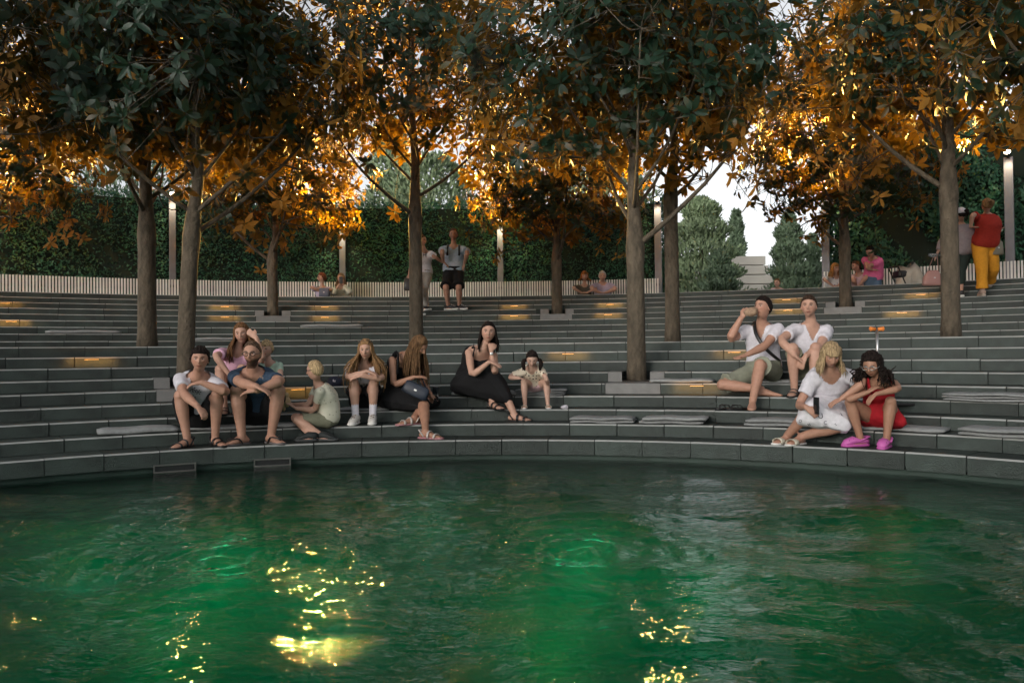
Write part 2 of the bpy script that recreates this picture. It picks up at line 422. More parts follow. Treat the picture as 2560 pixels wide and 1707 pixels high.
# skimmer frames at the water line
for px, pxw, lab in ((437, 94, 'metal skimmer frame in the pool edge below the boy in white'), (681, 88, 'metal skimmer frame in the pool edge below the bearded man')):
    th = ang(col_R(px, RAD[0], -.15)); c = pol(RAD[0]-.012, th, -.165); root = empty('skimmer_frame', c, lab, 'skimmer', 'skimmer frames at the water line')
    lat = np.array([math.cos(th), -math.sin(th), 0]); rad = np.array([math.sin(th), math.cos(th), 0]); ax = np.array([lat, rad, [0, 0, 1]])
    wd = pxw/255
    mb = MB()
    mb.box(c+[0, 0, .032], (wd, .03, .012), ax); mb.box(c+[0, 0, -.032], (wd, .03, .012), ax)
    for s in (-1, 1): mb.box(c+lat*s*(wd/2-.006), (.012, .03, .052), ax)
    mb.build('frame', M['frame'], root, smooth=False)
    mb = MB(); mb.box(c+rad*.012, (wd-.026, .004, .05), ax); mb.build('dark_inset', M['black'], root, smooth=False)  # black plate stands in for the shade inside the skimmer opening

# ------------------------------------------------------------------ recessed warm lamps under the step edges
def area(name, loc, d, energy, sx, sy, col, parent):
    l = bpy.data.lights.new(name, 'AREA'); l.shape = 'RECTANGLE'; l.size = sx; l.size_y = sy; l.energy = energy; l.color = col
    o = bpy.data.objects.new(name, l); COL.objects.link(o); o.parent = parent; o.location = loc
    return o
SL = [(12, 15), (28, 12), (562, 15), (562, 13), (812, 15), (812, 13), (1285, 15), (1285, 13), (1525, 15), (1520, 13), (1966, 15), (1970, 13), (2302, 15), (2255, 12),
      (229, 7), (1420, 7), (1836, 7), (745, 4), (1742, 4)]
SLN = {12: 'upper', 28: 'lower', }
side = {12: 'at the far left edge', 28: 'at the far left edge', 562: 'left of the thin tree by the pink-shirted woman', 812: 'below the seated woman holding up a phone', 1285: 'left of the middle high planter',
        1525: 'right of the middle high planter', 1520: 'right of the middle high planter', 1966: 'behind the two men in white', 1970: 'behind the two men in white', 2302: 'below the pram by the slatted bench', 2255: 'below the pram by the slatted bench'}
for px, k in SL:
    th = th_at(px, k); zz = ZT[k]-.02; b = pol(RAD[k]-.012, th, zz)
    if k > 9: lab = ('upper' if k == 15 else 'lower')+' warm step lamp '+side[px]
    else: lab = {229: 'warm step lamp on the lower steps left of the thick trunk', 1420: 'warm step lamp above the toddler', 1836: 'warm step lamp left of the man eating', 745: 'warm step lamp behind the fair-haired boy in glasses', 1742: 'bright warm step lamp beside the mat next to the lower trunk'}[px]
    root = empty('step_lamp', b, lab, 'step lamp', 'lamps under the step edges'); root.rotation_euler = (0, 0, -th)
    mb = MB(); mb.box((0, 0, 0), (.16, .016, .014)); mb.build('housing', M['darkmetal'], root, origin=(0, 0, 0), smooth=False)
    mb = MB(); mb.box((0, 0, -.0085), (.15, .01, .003)); mb.build('lens', M['steplamp'], root, origin=(0, 0, 0), smooth=False)
    l = area('step_light', (0, -.075, .0), None, .85 if k > 9 else .6, .5, .014, (1, .45, .1), root)
    l.rotation_euler = (R_(38), 0, 0)

# ------------------------------------------------------------------ slatted bench along the top path
slat_me = None
def bench(th0, th1, label):
    global slat_me
    mid = (th0+th1)/2; b = pol(16.9, mid, Z_PATH); root = empty('slatted_bench', b, label, 'bench', 'slatted benches')
    nS = int((th1-th0)*16.9/.0575)
    if slat_me is None:
        mb = MB(); mb.box((0, 0, 0), (.034, .028, 1.1)); slat_me = mesh('slat', mb.V, mb.F, M['slat'])
    for i in range(nS):
        t_ = th0+(th1-th0)*(i+.5)/nS; p = pol(16.93, t_, 1.98)-b
        o = link('slat', slat_me, root, p); o.rotation_euler = (0, 0, -t_+rs.uniform(-.02, .02))
    for r0, r1, z0, z1, nm, mt in ((16.52, 16.9, 1.79, 1.84, 'seat', 'slat'), (16.955, 16.985, 2.36, 2.42, 'rail', 'slatback'), (16.955, 16.985, 1.6, 1.66, 'rail', 'slatback')):
        mb = MB(); wedge(mb, r0, r1, z0, z1, th0, th1, nseg=int((th1-th0)*40)+2); mb.build(nm, M[mt], root, smooth=False)
    nl = max(2, int((th1-th0)*16.9/1.5))
    for i in range(nl):
        t_ = th0+(th1-th0)*(i+.5)/nl; mb = MB(); wedge(mb, 16.6, 16.95, Z_PATH, 1.79, t_-.003, t_+.003, nseg=1); mb.build('support', M['slatback'], root, smooth=False)
def thc(px, R): return ang(col_R(px, R, 2.2))
bench(-.69, thc(1648, 16.9), 'long curved bench with pale vertical slats along the left hedge')
bench(thc(2058, 16.9), .74, 'curved bench with pale vertical slats below the right hedge')

# ------------------------------------------------------------------ lamp posts
def post(px, R, ztop, label, pw_, wdt=.16):
    b = col_R(px, R, 2.0); b[2] = Z_PATH; th = ang(b); root = empty('lamp_post', b, label, 'lamp post', 'grey lamp posts along the hedge'); root.rotation_euler = (0, 0, -th)
    h = ztop-Z_PATH
    mb = MB(); mb.box((0, 0, h/2), (wdt, wdt*.7, h), bev=.008); mb.build('post', M['post'], root, origin=(0, 0, 0), smooth=False)
    mb = MB(); mb.box((0, 0, .02), (wdt+.1, wdt+.06, .04), bev=.006); mb.build('base_plate', M['post'], root, origin=(0, 0, 0), smooth=False)
    hd = empty  # lamp head: a short tilted can with a glowing lens
    mb = MB(); mb.loft([(0, -.10, h+.02), (0, -.17, h+.07)], [.055, .065], n=14); ho = mb.build('lamp_head', M['darkmetal'], root, origin=(0, 0, 0))
    mb = MB(); mb.loft([(0, -.171, h+.071), (0, -.174, h+.073)], [.056, .056], n=14); mb.build('lens', M['lampglow'], ho, origin=(0, 0, 0))
    mb = MB(); mb.box((0, -.05, h-.015), (.03, .12, .03)); mb.build('bracket', M['darkmetal'], root, origin=(0, 0, 0), smooth=False)
    l = bpy.data.lights.new('lamp_light', 'SPOT'); l.energy = pw_; l.color = (1, .57, .12); l.spot_size = R_(82); l.spot_blend = .6; l.shadow_soft_size = .08
    lo_ = bpy.data.objects.new('lamp_light', l); COL.objects.link(lo_); lo_.parent = root; lo_.location = (0, -.25, h+.11)
    lo_.rotation_euler = Vector((0, .91, -.41)).to_track_quat('Z', 'Y').to_euler()
    l2 = bpy.data.lights.new('down_light', 'SPOT'); l2.energy = pw_*.0012; l2.color = (1, .82, .55); l2.spot_size = R_(110); l2.spot_blend = .8; l2.shadow_soft_size = .04
    o2 = bpy.data.objects.new('down_light', l2); COL.objects.link(o2); o2.parent = root; o2.location = (0, -.3, h+.0)
    o2.rotation_euler = Vector((0, -.35, 1)).to_track_quat('Z', 'Y').to_euler()
LPW = 18000
post(432, 17.3, 4.35, 'grey lamp post with lit lamp between the two left trunks', LPW, .14)
post(857, 17.3, 3.8, 'grey lamp post right of the thin tree on the left', LPW, .14)
post(1252, 17.3, 3.92, 'grey lamp post left of the middle thin tree', LPW, .14)
post(1647, 17.3, 4.3, 'dark lamp post at the end of the long bench', LPW, .16)
post(2066, 17.1, 4.25, 'grey lamp post at the left end of the right hedge', LPW, .16)
post(2527, 17.0, 4.55, 'lit lamp post against the hedge at the right edge', LPW*.8, .16)
post(-60, 17.3, 4.0, 'lamp post just past the left edge', LPW)
# underwater lamps; the last few are added to green the whole pool
for i, (px, py, e, c) in enumerate(((560, 1440, 3, (.06, 1, .5)), (1450, 1430, 3.5, (.05, 1, .5)), (430, 1620, 2.2, (.06, 1, .3)), (1380, 1640, 2., (.1, 1, .3)), (2050, 1560, 1., (.2, 1, .35)), (1080, 1330, 1.6, (.1, 1, .5)), (800, 1520, 2.2, (.05, 1, .5)), (1750, 1500, 2.2, (.05, 1, .55)), (2250, 1400, 2, (.05, 1, .55)), (200, 1430, 2.2, (.05, 1, .5)))):
    p = at_z(px, py, -.6); p[2] = -.93
    root = empty('underwater_lamp', p, 'green glowing lamp under the water, '+['below the left jet', 'below the right jet', 'at the lower left', 'at the lower middle', 'at the lower right', 'near the middle of the far edge', 'added as green fill between the two jets', 'added as green fill right of the right jet', 'added as green fill near the right bank', 'added as green fill near the left bank'][i], 'pool lamp', 'underwater lamps')
    mb = MB(); mb.loft([(0, 0, 0), (0, 0, .008), (0, 0, .012)], [.05, .05, .04], n=16); mb.build('housing', M['pooltile'], root, origin=(0, 0, 0))
    mb = MB(); mb.loft([(0, 0, .012), (0, 0, .015)], [.035, .03], n=16); mb.build('lens', mat('green_lens', (.02, .09, .05), .3, emit=c, estr=.1), root, origin=(0, 0, 0))
    l = bpy.data.lights.new('pool_light', 'POINT'); l.energy = e; l.color = c; l.shadow_soft_size = .2
    lo_ = bpy.data.objects.new('pool_light', l); COL.objects.link(lo_); lo_.parent = root; lo_.location = (0, 0, .3)

# ------------------------------------------------------------------ leaves
def leafgeo(P, A, N, L, W, two=True, droop=.25, simple=False):
    """P base points, A along, N upper normal (M,3); returns V, quads, material index"""
    M_ = len(P); S = np.cross(A, N); S /= np.linalg.norm(S, axis=1)[:, None]+1e-9; N = np.cross(S, A)
    L = np.asarray(L)[:, None]; W = np.asarray(W)[:, None]
    def pt(u, v, n_): return P+A*(L*u)+S*(W*v)+N*(L*n_)
    d = droop
    rows = [pt(0, 0, 0), pt(.30, -.40, .05-.02*d), pt(.30, 0, -.03), pt(.30, .40, .05-.02*d), pt(.68, -.38, .03-.16*d), pt(.68, 0, -.05-.16*d), pt(.68, .38, .03-.16*d), pt(1, 0, -.4*d)]
    V = np.stack(rows, 1)
    T = np.array([(0, 2, 1), (0, 3, 2), (1, 2, 5), (1, 5, 4), (2, 3, 6), (2, 6, 5), (4, 5, 7), (5, 6, 7)])
    if simple:
        V = np.stack([pt(0, 0, 0), pt(.27, -.38, .04-.03*d), pt(.30, .40, .03-.03*d), pt(.66, -.40, .0-.17*d), pt(.70, .36, .02-.19*d), pt(1, 0, -.42*d)], 1)
        T = np.array([(0, 2, 1), (1, 2, 4), (1, 4, 3), (3, 4, 5)])
        if two: V = np.concatenate([V, V-N[:, None, :]*.0012], 1); T = np.concatenate([T[:, ::-1], T+6])
        F = (np.arange(M_)[:, None, None]*V.shape[1]+T[None]).reshape(-1, 3)
        return V.reshape(-1, 3), F, (np.tile(np.r_[np.zeros(4, int), np.ones(4, int)], M_) if two else np.zeros(len(F), int))
    if not two:
        F = (np.arange(M_)[:, None, None]*8+T[None]).reshape(-1, 3); return V.reshape(-1, 3), F, np.zeros(len(F), int)
    V2 = V-N[:, None, :]*.0012
    VV = np.concatenate([V, V2], 1).reshape(-1, 3)
    TT = np.concatenate([T[:, ::-1], T+8]); F = (np.arange(M_)[:, None, None]*16+TT[None]).reshape(-1, 3)
    mi = np.tile(np.r_[np.zeros(8, int), np.ones(8, int)], M_)
    return VV, F, mi
def unit(v): return v/(np.linalg.norm(v, axis=-1, keepdims=True)+1e-9)

def hedge(th0, th1, R0, R1, z0, z1, nl, seed, label, up=.2, ls=.062, wave=.07):
    r_ = np.random.RandomState(seed); mid = (th0+th1)/2; b = pol(R0, mid, z0); root = empty('hedge', b, label, 'hedge', 'tall clipped hedges')
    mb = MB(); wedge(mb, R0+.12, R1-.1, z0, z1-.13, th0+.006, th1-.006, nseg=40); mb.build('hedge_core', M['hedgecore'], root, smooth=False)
    n1 = int(nl*.82); th = r_.uniform(th0, th1, nl); zz = r_.uniform(z0, z1, nl)
    bul = wave*(np.sin(th*43+zz*1.1)+np.sin(zz*4.1+th*61)*.7)
    RR = R0+r_.uniform(-.02, .16, nl)+bul
    tp = np.arange(nl) >= n1
    RR[tp] = r_.uniform(R0, R1, tp.sum()); zz[tp] = z1+r_.uniform(-.1, .06, tp.sum())+.5*bul[tp]
    e = r_.rand(nl) < .06                      # ends
    th[e] = np.where(r_.rand(e.sum()) < .5, th0, th1)+r_.uniform(-.004, .004, e.sum()); RR[e] = r_.uniform(R0, R1, e.sum())
    P = np.c_[PC[0]+RR*np.sin(th), PC[1]+RR*np.cos(th), zz]-b
    outw = -np.c_[np.sin(th), np.cos(th), np.zeros(nl)]
    outw[tp] = outw[tp]*.3+np.array([0, 0, 1.])
    N = unit(outw+r_.normal(0, .55, (nl, 3))+np.array([0, 0, .45])); A = unit(np.cross(N, r_.normal(0, 1, (nl, 3)))+np.array([0, 0, up])+outw*.25)
    V, F, mi = leafgeo(P, A, N, r_.uniform(.7, 1.3, nl)*ls, r_.uniform(.7, 1.2, nl)*ls*.6, two=False, simple=True)
    o = link('foliage', npmesh('foliage', V, F, M['hedge'], n=3, smooth=False), root); tag(o, kind='stuff')
hedge(-.75, thc(1662, 17.6), 17.55, 18.7, Z_PATH, 4.5, 58000, 5, 'tall clipped green hedge behind the long slatted bench')
hedge(thc(2074, 17.4), .80, 17.45, 18.7, Z_PATH, 5.3, 28000, 6, 'tall dark hedge behind the right-hand bench and women walking', up=1.2, ls=.095, wave=.12)

# ------------------------------------------------------------------ park beyond: conifers, far trees, pale building
def conifer(px, pyb, pyt, Y, wpx, label, mt, seed, nl=5000, shape=1.0, ls=.3):
    r_ = np.random.RandomState(seed); top = at_y(px, pyt, Y); b = np.array([top[0], Y, Z_PATH]); H_ = top[2]-Z_PATH; W_ = wpx/FPX*Y/2
    nl = int(nl*1.3); root = empty('conifer' if shape < 3 else 'leafy_tree', b, label, 'tree', 'park trees beyond the hedge')
    mb = MB(); mb.loft([(0, 0, 0), (0, 0, H_*.5), (0, 0, H_*.93)], [W_*.09+.05, W_*.05+.03, .015], n=7); mb.build('trunk', M['treebark'], root, origin=(0, 0, 0))
    u = r_.rand(nl)**.8
    if shape < 3: prof = W_*np.clip((1-u), 0, 1)**(.75*shape)*np.clip(u/.07, .55, 1)*(1+.22*np.sin(u*40+seed))
    else: u = .25+.75*r_.rand(nl); prof = W_*np.sqrt(np.clip(1-((u-.62)/.4)**2, 0.02, 1))
    a = r_.uniform(0, 2*math.pi, nl); rr = prof*(.45+.6*np.sqrt(r_.rand(nl)))*(1+.18*np.sin(a*5+u*23+seed))
    P = np.c_[rr*np.cos(a), rr*np.sin(a), u*H_]
    rad = np.c_[np.cos(a), np.sin(a), np.zeros(nl)]
    A = unit(rad*.6+r_.normal(0, .35, (nl, 3))+np.array([0, 0, .9])); N = unit(rad+np.array([0, 0, .5])+r_.normal(0, .5, (nl, 3)))
    V, F, mi = leafgeo(P, A, N, r_.uniform(.6, 1.4, nl)*ls*.72, r_.uniform(.6, 1.2, nl)*ls*.36, two=False, simple=True)
    o = link('crown', npmesh('crown', V, F, M[mt], n=3, smooth=False), root); tag(o, kind='stuff')
conifer(1752, 725, 500, 31, 215, 'broad pale green conifer in the gap right of the long bench', 'conifer2', 21, 9000, .62, .26)
conifer(1798, 725, 630, 28, 120, 'low dark green conifer in front of the broad pale one', 'conifer', 22, 5000, .7, .2)
conifer(1840, 720, 530, 52, 56, 'slim distant conifer standing against the white sky', 'conifer', 23, 3500, .6, .4)
conifer(1972, 722, 538, 33, 118, 'tall grey-green cypress in the gap left of the right hedge', 'conifer', 24, 8000, .66, .24)
conifer(2032, 722, 590, 36, 60, 'narrow cypress beside the grey post at the right hedge', 'conifer', 25, 3500, .6, .24)
conifer(1650, 722, 640, 25, 70, 'small dark shrub conifer behind the end of the long bench', 'conifer', 26, 3000, .8, .16)
conifer(975, 500, 300, 33, 190, 'pale grey-green tree rising above the hedge in the middle', 'conifer2', 27, 7000, .6, .3)
conifer(1075, 500, 395, 27, 230, 'bright green tree top above the hedge in the middle', 'conifer2', 28, 6000, 3, .26)
conifer(330, 500, 330, 34, 330, 'broad tree top above the hedge on the left', 'conifer', 29, 6000, 3, .32)
conifer(1500, 500, 380, 36, 260, 'broad tree top above the hedge behind the middle trees', 'conifer2', 30, 6000, 3, .32)
conifer(2420, 500, 300, 32, 300, 'dark broad tree behind the right hedge', 'conifer', 31, 6000, 3, .32)
# pale layered stone building
bc = at_y(1880, 690, 46); root = empty('stone_building', (bc[0], 46, Z_PATH), 'pale layered stone building low in the gap between the conifers', 'building')
for i in range(9):
    z0 = Z_PATH+i*.52; mb = MB(); w_ = 9-.25*i-(2.6 if i > 6 else 0)
    mb.box((bc[0]-1.0-(.9 if i > 6 else 0), 46+.12*i, z0+.18), (w_, 5, .47), bev=.02); mb.build('stone_course', M['building'], root, origin=(bc[0], 46, Z_PATH), smooth=False)
for i in range(6):
    z0 = Z_PATH+.5+i*.6; mb = MB(); mb.box((bc[0]+2.9, 44.6+.1*i, z0), (2.6, 2.4, .2), bev=.02); mb.build('ledge', M['building'], root, origin=(bc[0], 46, Z_PATH), smooth=False)

# ------------------------------------------------------------------ magnolia trees
leafvar = []
for i in range(5):
    r_ = np.random.RandomState(100+i)
    V, F, mi = leafgeo(np.zeros((1, 3)), np.array([[0, 1., 0]]), np.array([[0, 0, 1.]]), [1.0], [r_.uniform(.36, .46)], True, r_.uniform(.1, .9))
    leafvar.append(npmesh('leaf', V, F, [M['leaf'], M['leafb']], mi=mi, n=3))
def tube(mb, P, r0, r1, n=6):
    P = smoothpath(P, max(4, len(P)*2)); mb.loft(P, np.linspace(r0, r1, len(P)), n=n)
def magnolia(px, R, zb, label, seed, r0=.11, fork=1.7, zc=3.9, rc=1.8, hc=2.2, nros=1020, nleafobj=110, lean=(0, 0), low=.0, th=None, seen=True):
    r_ = np.random.RandomState(seed)
    b = col_R(px, R, zb) if th is None else pol(R, th, zb); b[2] = zb
    root = empty('magnolia_tree', b, label, 'tree', 'magnolia trees on the steps')
    top = zc+hc*.8
    lead = [(0, 0, -.05), (lean[0]*.3, lean[1]*.3, fork*.5), (lean[0], lean[1], fork)]
    for i in range(1, 6):
        lead.append((lean[0]*(1+.2*i)+r_.normal(0, .04), lean[1]*(1+.2*i)+r_.normal(0, .04), fork+(top-fork)*i/5))
    lead = smoothpath(lead, 24); hz = lead[:, 2]
    rad = np.where(hz < fork, r0*(1.12-.12*np.clip(hz/fork, 0, 1)), r0*np.clip(1-.9*(hz-fork)/(top-fork), .1, 1)*.82)
    rad[0] *= 1.15
    rad += np.where(np.abs(hz-fork) < .18, .012, 0)
    mb = MB(); mb.loft(lead, rad, n=12); mb.build('trunk', M['bark'], root, origin=(0, 0, 0))
    ctr = np.array([lean[0]*1.3, lean[1]*1.3, zc])
    nodes = [lead[i] for i in range(8, 23)]; nr = [rad[i]*.5 for i in range(8, 23)]
    crown = link('crown', None, root)
    nb = 19
    for i in range(nb):
        f = i/(nb-1); hgt = fork-.04+f*(top-fork)*.66; az = i*2.39996+r_.uniform(-.3, .3)+seed
        j = int(np.argmin(np.abs(hz-hgt))); s = lead[j]
        reach = rc*(.92-.45*f)*r_.uniform(.85, 1.1); rise = (1.0+.5*r_.rand())*(1+.6*f)*reach*(.85 if i < 3 else 1.1)-low*(i < 3)
        d = np.array([math.cos(az), math.sin(az), 0]); perp = np.array([-d[1], d[0], 0])*r_.normal(0, .12)
        P = [s, s+d*reach*.3+[0, 0, rise*.22], s+d*reach*.62+perp*reach+[0, 0, rise*.55], s+d*reach*.95+perp*1.5*reach+[0, 0, rise*(.95+.2*r_.rand())]]
        P = smoothpath(P, 9); rr = np.linspace(max(.014, rad[j]*.33), .009, 9)
        mb = MB(); mb.loft(P, rr, n=7); mb.build('branch', M['bark'], root, origin=(0, 0, 0))
        nodes += list(P[2:]); nr += list(rr[2:])
    nodes = np.array(nodes); nr = np.array(nr)
    # boughs
    tw = MB()
    def sample(k, lo):
        out = []
        while len(out) < k:
            v = r_.normal(0, 1, 3); v /= np.linalg.norm(v); u = r_.uniform(lo, 1)**.6
            if v[2] < -.55 and r_.rand() < .6: continue
            bump = 1+.16*math.sin(v[0]*5+seed)+.14*math.sin(v[1]*6+v[2]*4+seed*2)
            q = ctr+v*u*np.array([rc, rc, hc])*bump
            if q[2] < fork+.85-low and np.hypot(q[0], q[1]) < rc*.62: continue
            if q[2] < fork-.1-low: continue
            out.append(q)
        return np.array(out)
    B1 = sample(60, .25); n2 = []; r2 = []
    for q in B1:
        dd = np.linalg.norm(nodes-q, axis=1)+.8*np.clip(nodes[:, 2]-q[2], 0, None); j = int(np.argmin(dd)); s = nodes[j]
        mid = (s+q)/2+r_.normal(0, .09, 3)+np.array([0, 0, -.06]); P = smoothpath([s, mid, q], 6); rr = np.linspace(min(.014, nr[j]*.9), .006, 6); tw.loft(P, rr, n=5); n2 += list(P[1:]); r2 += list(rr[1:])
    nodes = np.vstack([nodes, n2]); nr = np.r_[nr, r2]
    Q = sample(nros, .3); ax = []
    for q in Q:
        dd = np.linalg.norm(nodes-q, axis=1); j = int(np.argmin(dd)); s = nodes[j]
        mid = (s+q)/2+r_.normal(0, .05, 3); tw.loft([s, mid, q], [.006, .005, .004], n=3)
        ax.append(norm(norm(q-mid)*.7+norm(q-ctr)*.7+np.array([0, 0, .45])))
    o = tw.build('twigs', M['bark'], crown, origin=(0, 0, 0)); tag(o, kind='stuff'); o.name = 'twig_mass'
    ax = np.array(ax)
    # rosettes of leaves
    P = []; A = []; N = []
    for q, a in zip(Q, ax):
        n_ = r_.randint(6, 12); e1 = norm(np.cross(a, r_.normal(0, 1, 3))); e2 = np.cross(a, e1); ph = r_.uniform(0, 6.28)
        for i in range(n_):
            t_ = ph+i*2.39996; out_ = e1*math.cos(t_)+e2*math.sin(t_); el = r_.uniform(-.15, .75)
            d = norm(out_*math.cos(el)+a*math.sin(el)+np.array([0, 0, -.12])+r_.normal(0, .12, 3)); nn = norm(a*math.cos(el)-out_*math.sin(el)+r_.normal(0, .34, 3))
            P.append(q-a*r_.uniform(0, .07)+d*.015); A.append(d); N.append(nn)
    P = np.array(P); A = np.array(A); N = np.array(N); k = len(P)
    L = r_.uniform(.095, .19, k); W = L*r_.uniform(.36, .47, k)
    # the leaves nearest the viewer stay single
    view = unit(EYE-(b+ctr)); front = (P-ctr)@view+r_.normal(0, .25, k)
    wp = P+b; pr_ok = np.array([0 < proj(w_)[0] < 2560 and 0 < proj(w_)[1] < 1707 for w_ in wp])
    order = np.argsort(-(front+np.where(pr_ok, 0, -9)))[:nleafobj] if seen else []
    single = np.zeros(k, bool); single[order] = True; single &= pr_ok
    for i in np.where(single)[0]:
        o = link('leaf', leafvar[i % 5], crown); S = np.cross(A[i], N[i]); S = norm(S); n_ = np.cross(S, A[i])
        mm = Matrix(((S[0]*L[i], A[i][0]*L[i], n_[0]*L[i], P[i][0]), (S[1]*L[i], A[i][1]*L[i], n_[1]*L[i], P[i][1]), (S[2]*L[i], A[i][2]*L[i], n_[2]*L[i], P[i][2]), (0, 0, 0, 1)))
        o.matrix_basis = mm
    r = ~single
    V, F, mi = leafgeo(P[r], A[r], N[r], L[r], W[r]*1.12, True, .45, True)
    o = link('foliage', npmesh('foliage', V, F, [M['leaf'], M['leafb']], mi=mi, n=3), crown); tag(o, kind='stuff')
    return root
RW = 10.4
magnolia(463, RAD[5]+.2, ZT[4], 'stout magnolia in the lower planter behind the boy in white', 1, r0=.092, fork=1.95, zc=3.75, rc=1.95, hc=1.75, nros=1200, lean=(.10, 0))
magnolia(368, RW, ZT[8], 'dark-trunked magnolia on the walkway at the left', 2, r0=.115, fork=1.75, zc=3.7, rc=1.9, hc=2.1)
magnolia(682, RAD[14]+.2, ZT[13], 'thin magnolia high on the steps left of centre, glowing orange underneath', 3, r0=.1, fork=1.2, zc=2.75, rc=1.8, hc=1.9, low=.1)
magnolia(1041, RW+.3, ZT[8], 'slim forked magnolia standing behind the long-haired woman in black', 4, r0=.098, fork=2.2, zc=4.3, rc=1.9, hc=2.1, nros=1150)
magnolia(1393, RAD[14]+.2, ZT[13], 'small magnolia high on the steps above the toddler', 5, r0=.1, fork=1.2, zc=2.75, rc=1.8, hc=1.9, low=.1)
magnolia(1592, RAD[5]+.2, ZT[4], 'tall magnolia in the lower planter right of centre', 6, r0=.105, fork=1.8, zc=3.8, rc=2.0, hc=1.75, nros=1200)
magnolia(1682, RW, ZT[8], 'dark magnolia trunk on the walkway just right of the tall lower one', 7, r0=.1, fork=2.3, zc=3.9, rc=1.7, hc=1.9, nros=900)
magnolia(2114, RAD[14]+.2, ZT[13], 'magnolia high on the steps behind the man in the white V-neck', 8, r0=.1, fork=1.25, zc=3.2, rc=2.05, hc=2.6, low=.25, nros=1500)
magnolia(2378, RW-.6, ZT[8], 'thick dark magnolia trunk at the right beside the walking women', 9, r0=.098, fork=1.95, zc=3.6, rc=1.95, hc=2.0)
magnolia(-330, RAD[5]+.2, ZT[4], 'magnolia past the left edge with leaves reaching into view', 10, r0=.11, fork=1.9, zc=3.8, rc=2.0, hc=1.8, nleafobj=40, nros=650)
magnolia(2990, RAD[5]+.2, ZT[4], 'magnolia past the right edge with dark leaves reaching into view', 11, r0=.11, fork=1.9, zc=3.7, rc=2.0, hc=1.8, nleafobj=60, nros=800)
magnolia(-70, RAD[14]+.2, ZT[13], 'magnolia behind the left foliage, orange-lit at the left edge', 12, r0=.1, fork=1.2, zc=2.8, rc=2.1, hc=1.9, nleafobj=40)

# ------------------------------------------------------------------ people
CROP = {'A': (400, 760, 3.92), 'B': (820, 760, 3.7935), 'C': (1740, 700, 3.408), 'D': (980, 540, 6.0308), 'E': (760, 640, 2.94), 'F': (2000, 440, 4.2)}
TMP = bpy.data.scenes.new('tmp')
def remesh(mb, vox, it=2, fac=.5):
    """one closed skin round the collected shapes"""
    me = mesh('raw', mb.V, mb.F, []); o = bpy.data.objects.new('raw', me); TMP.collection.objects.link(o)
    md = o.modifiers.new('r', 'REMESH'); md.mode = 'VOXEL'; md.voxel_size = vox; md.use_smooth_shade = True
    if it: sm = o.modifiers.new('s', 'SMOOTH'); sm.factor = fac; sm.iterations = it
    vl = TMP.view_layers[0]; vl.update(); dg = vl.depsgraph
    ev = o.evaluated_get(dg); m2 = bpy.data.meshes.new_from_object(ev, depsgraph=dg)
    bpy.data.objects.remove(o, do_unlink=True); bpy.data.meshes.remove(me)
    return m2
def co(me): a = np.empty(len(me.vertices)*3, np.float32); me.vertices.foreach_get('co', a); return a.reshape(-1, 3).astype(float)
def nrm(me): a = np.empty(len(me.vertices)*3, np.float32); me.vertices.foreach_get('normal', a); return a.reshape(-1, 3).astype(float)
def setco(me, V): me.vertices.foreach_set('co', np.asarray(V, np.float32).ravel()); me.update()
def wrinkle(me, amp, seed, sc=1.0):
    V = co(me); N = nrm(me); r_ = np.random.RandomState(seed); d = np.zeros(len(V))
    for i in range(9):
        k = r_.normal(0, 1, 3); k[2] *= 1.3; k = norm(k)*r_.uniform(22, 75)*sc; ph = r_.uniform(0, 6.28)
        w_ = V@k+ph+1.4*np.sin(V@(r_.normal(0, 1, 3)*14*sc)+ph); d += (1-2*np.abs(np.sin(w_*.5)))*r_.uniform(.4, 1)/9
    setco(me, V+N*(d*amp*3)[:, None])
def smat(name, col, rough=.85, **k): return mat(name, col, rough, **{**dict(noise=.12, nscale=30, bump=.15, bscale=220, spec=.25), **k})
SKINM = mat('skin', (.5, .3, .22), .5, vcol=True, noise=.1, nscale=25, bump=.08, bscale=150, spec=.35)
EYEW = mat('eye_white', (.34, .31, .29), .3); EYED = mat('iris', (.03, .022, .018), .2)
HAIRM = {}
def hairm(col):
    if col not in HAIRM: HAIRM[col] = mat('hair', tuple(c*.8 for c in col), .75, noise=.75, nscale=90, bump=.4, bscale=120, aniso=(1, 1, .12), spec=.12)
    return HAIRM[col]

def ik(a, c, l1, l2, px, pref=None, wp=0.0):
    a = np.asarray(a, float); c = np.asarray(c, float); d = c-a; D = np.linalg.norm(d)
    if D > .985*(l1+l2): s = D/(.985*(l1+l2)); l1 *= s; l2 *= s
    if D < abs(l1-l2)+.02: l2 = l1
    u = d/D; x = (l1*l1-l2*l2+D*D)/(2*D); h = math.sqrt(max(l1*l1-x*x, 1e-6))
    e1 = norm(np.cross(u, [.31, .2, .93])); e2 = np.cross(u, e1); best = None
    for i in range(96):
        t_ = i*2*math.pi/96; p = a+u*x+(e1*math.cos(t_)+e2*math.sin(t_))*h
        cst = np.linalg.norm(proj(p)-px) if px is not None else 0
        if pref is not None: cst -= wp*float(np.dot(p-a, pref))
        if best is None or cst < best[0]: best = (cst, p)
    return best[1]
def sphere_pick(a, r, px, py, near=True):
    d = norm(ray(px, py)); oc = EYE-a; b = d@oc; c = oc@oc-r*r; q = b*b-c
    if q <= 0:
        p = EYE-d*b; return a+norm(p-a)*r
    t_ = -b-math.sqrt(q) if near else -b+math.sqrt(q); return EYE+d*t_

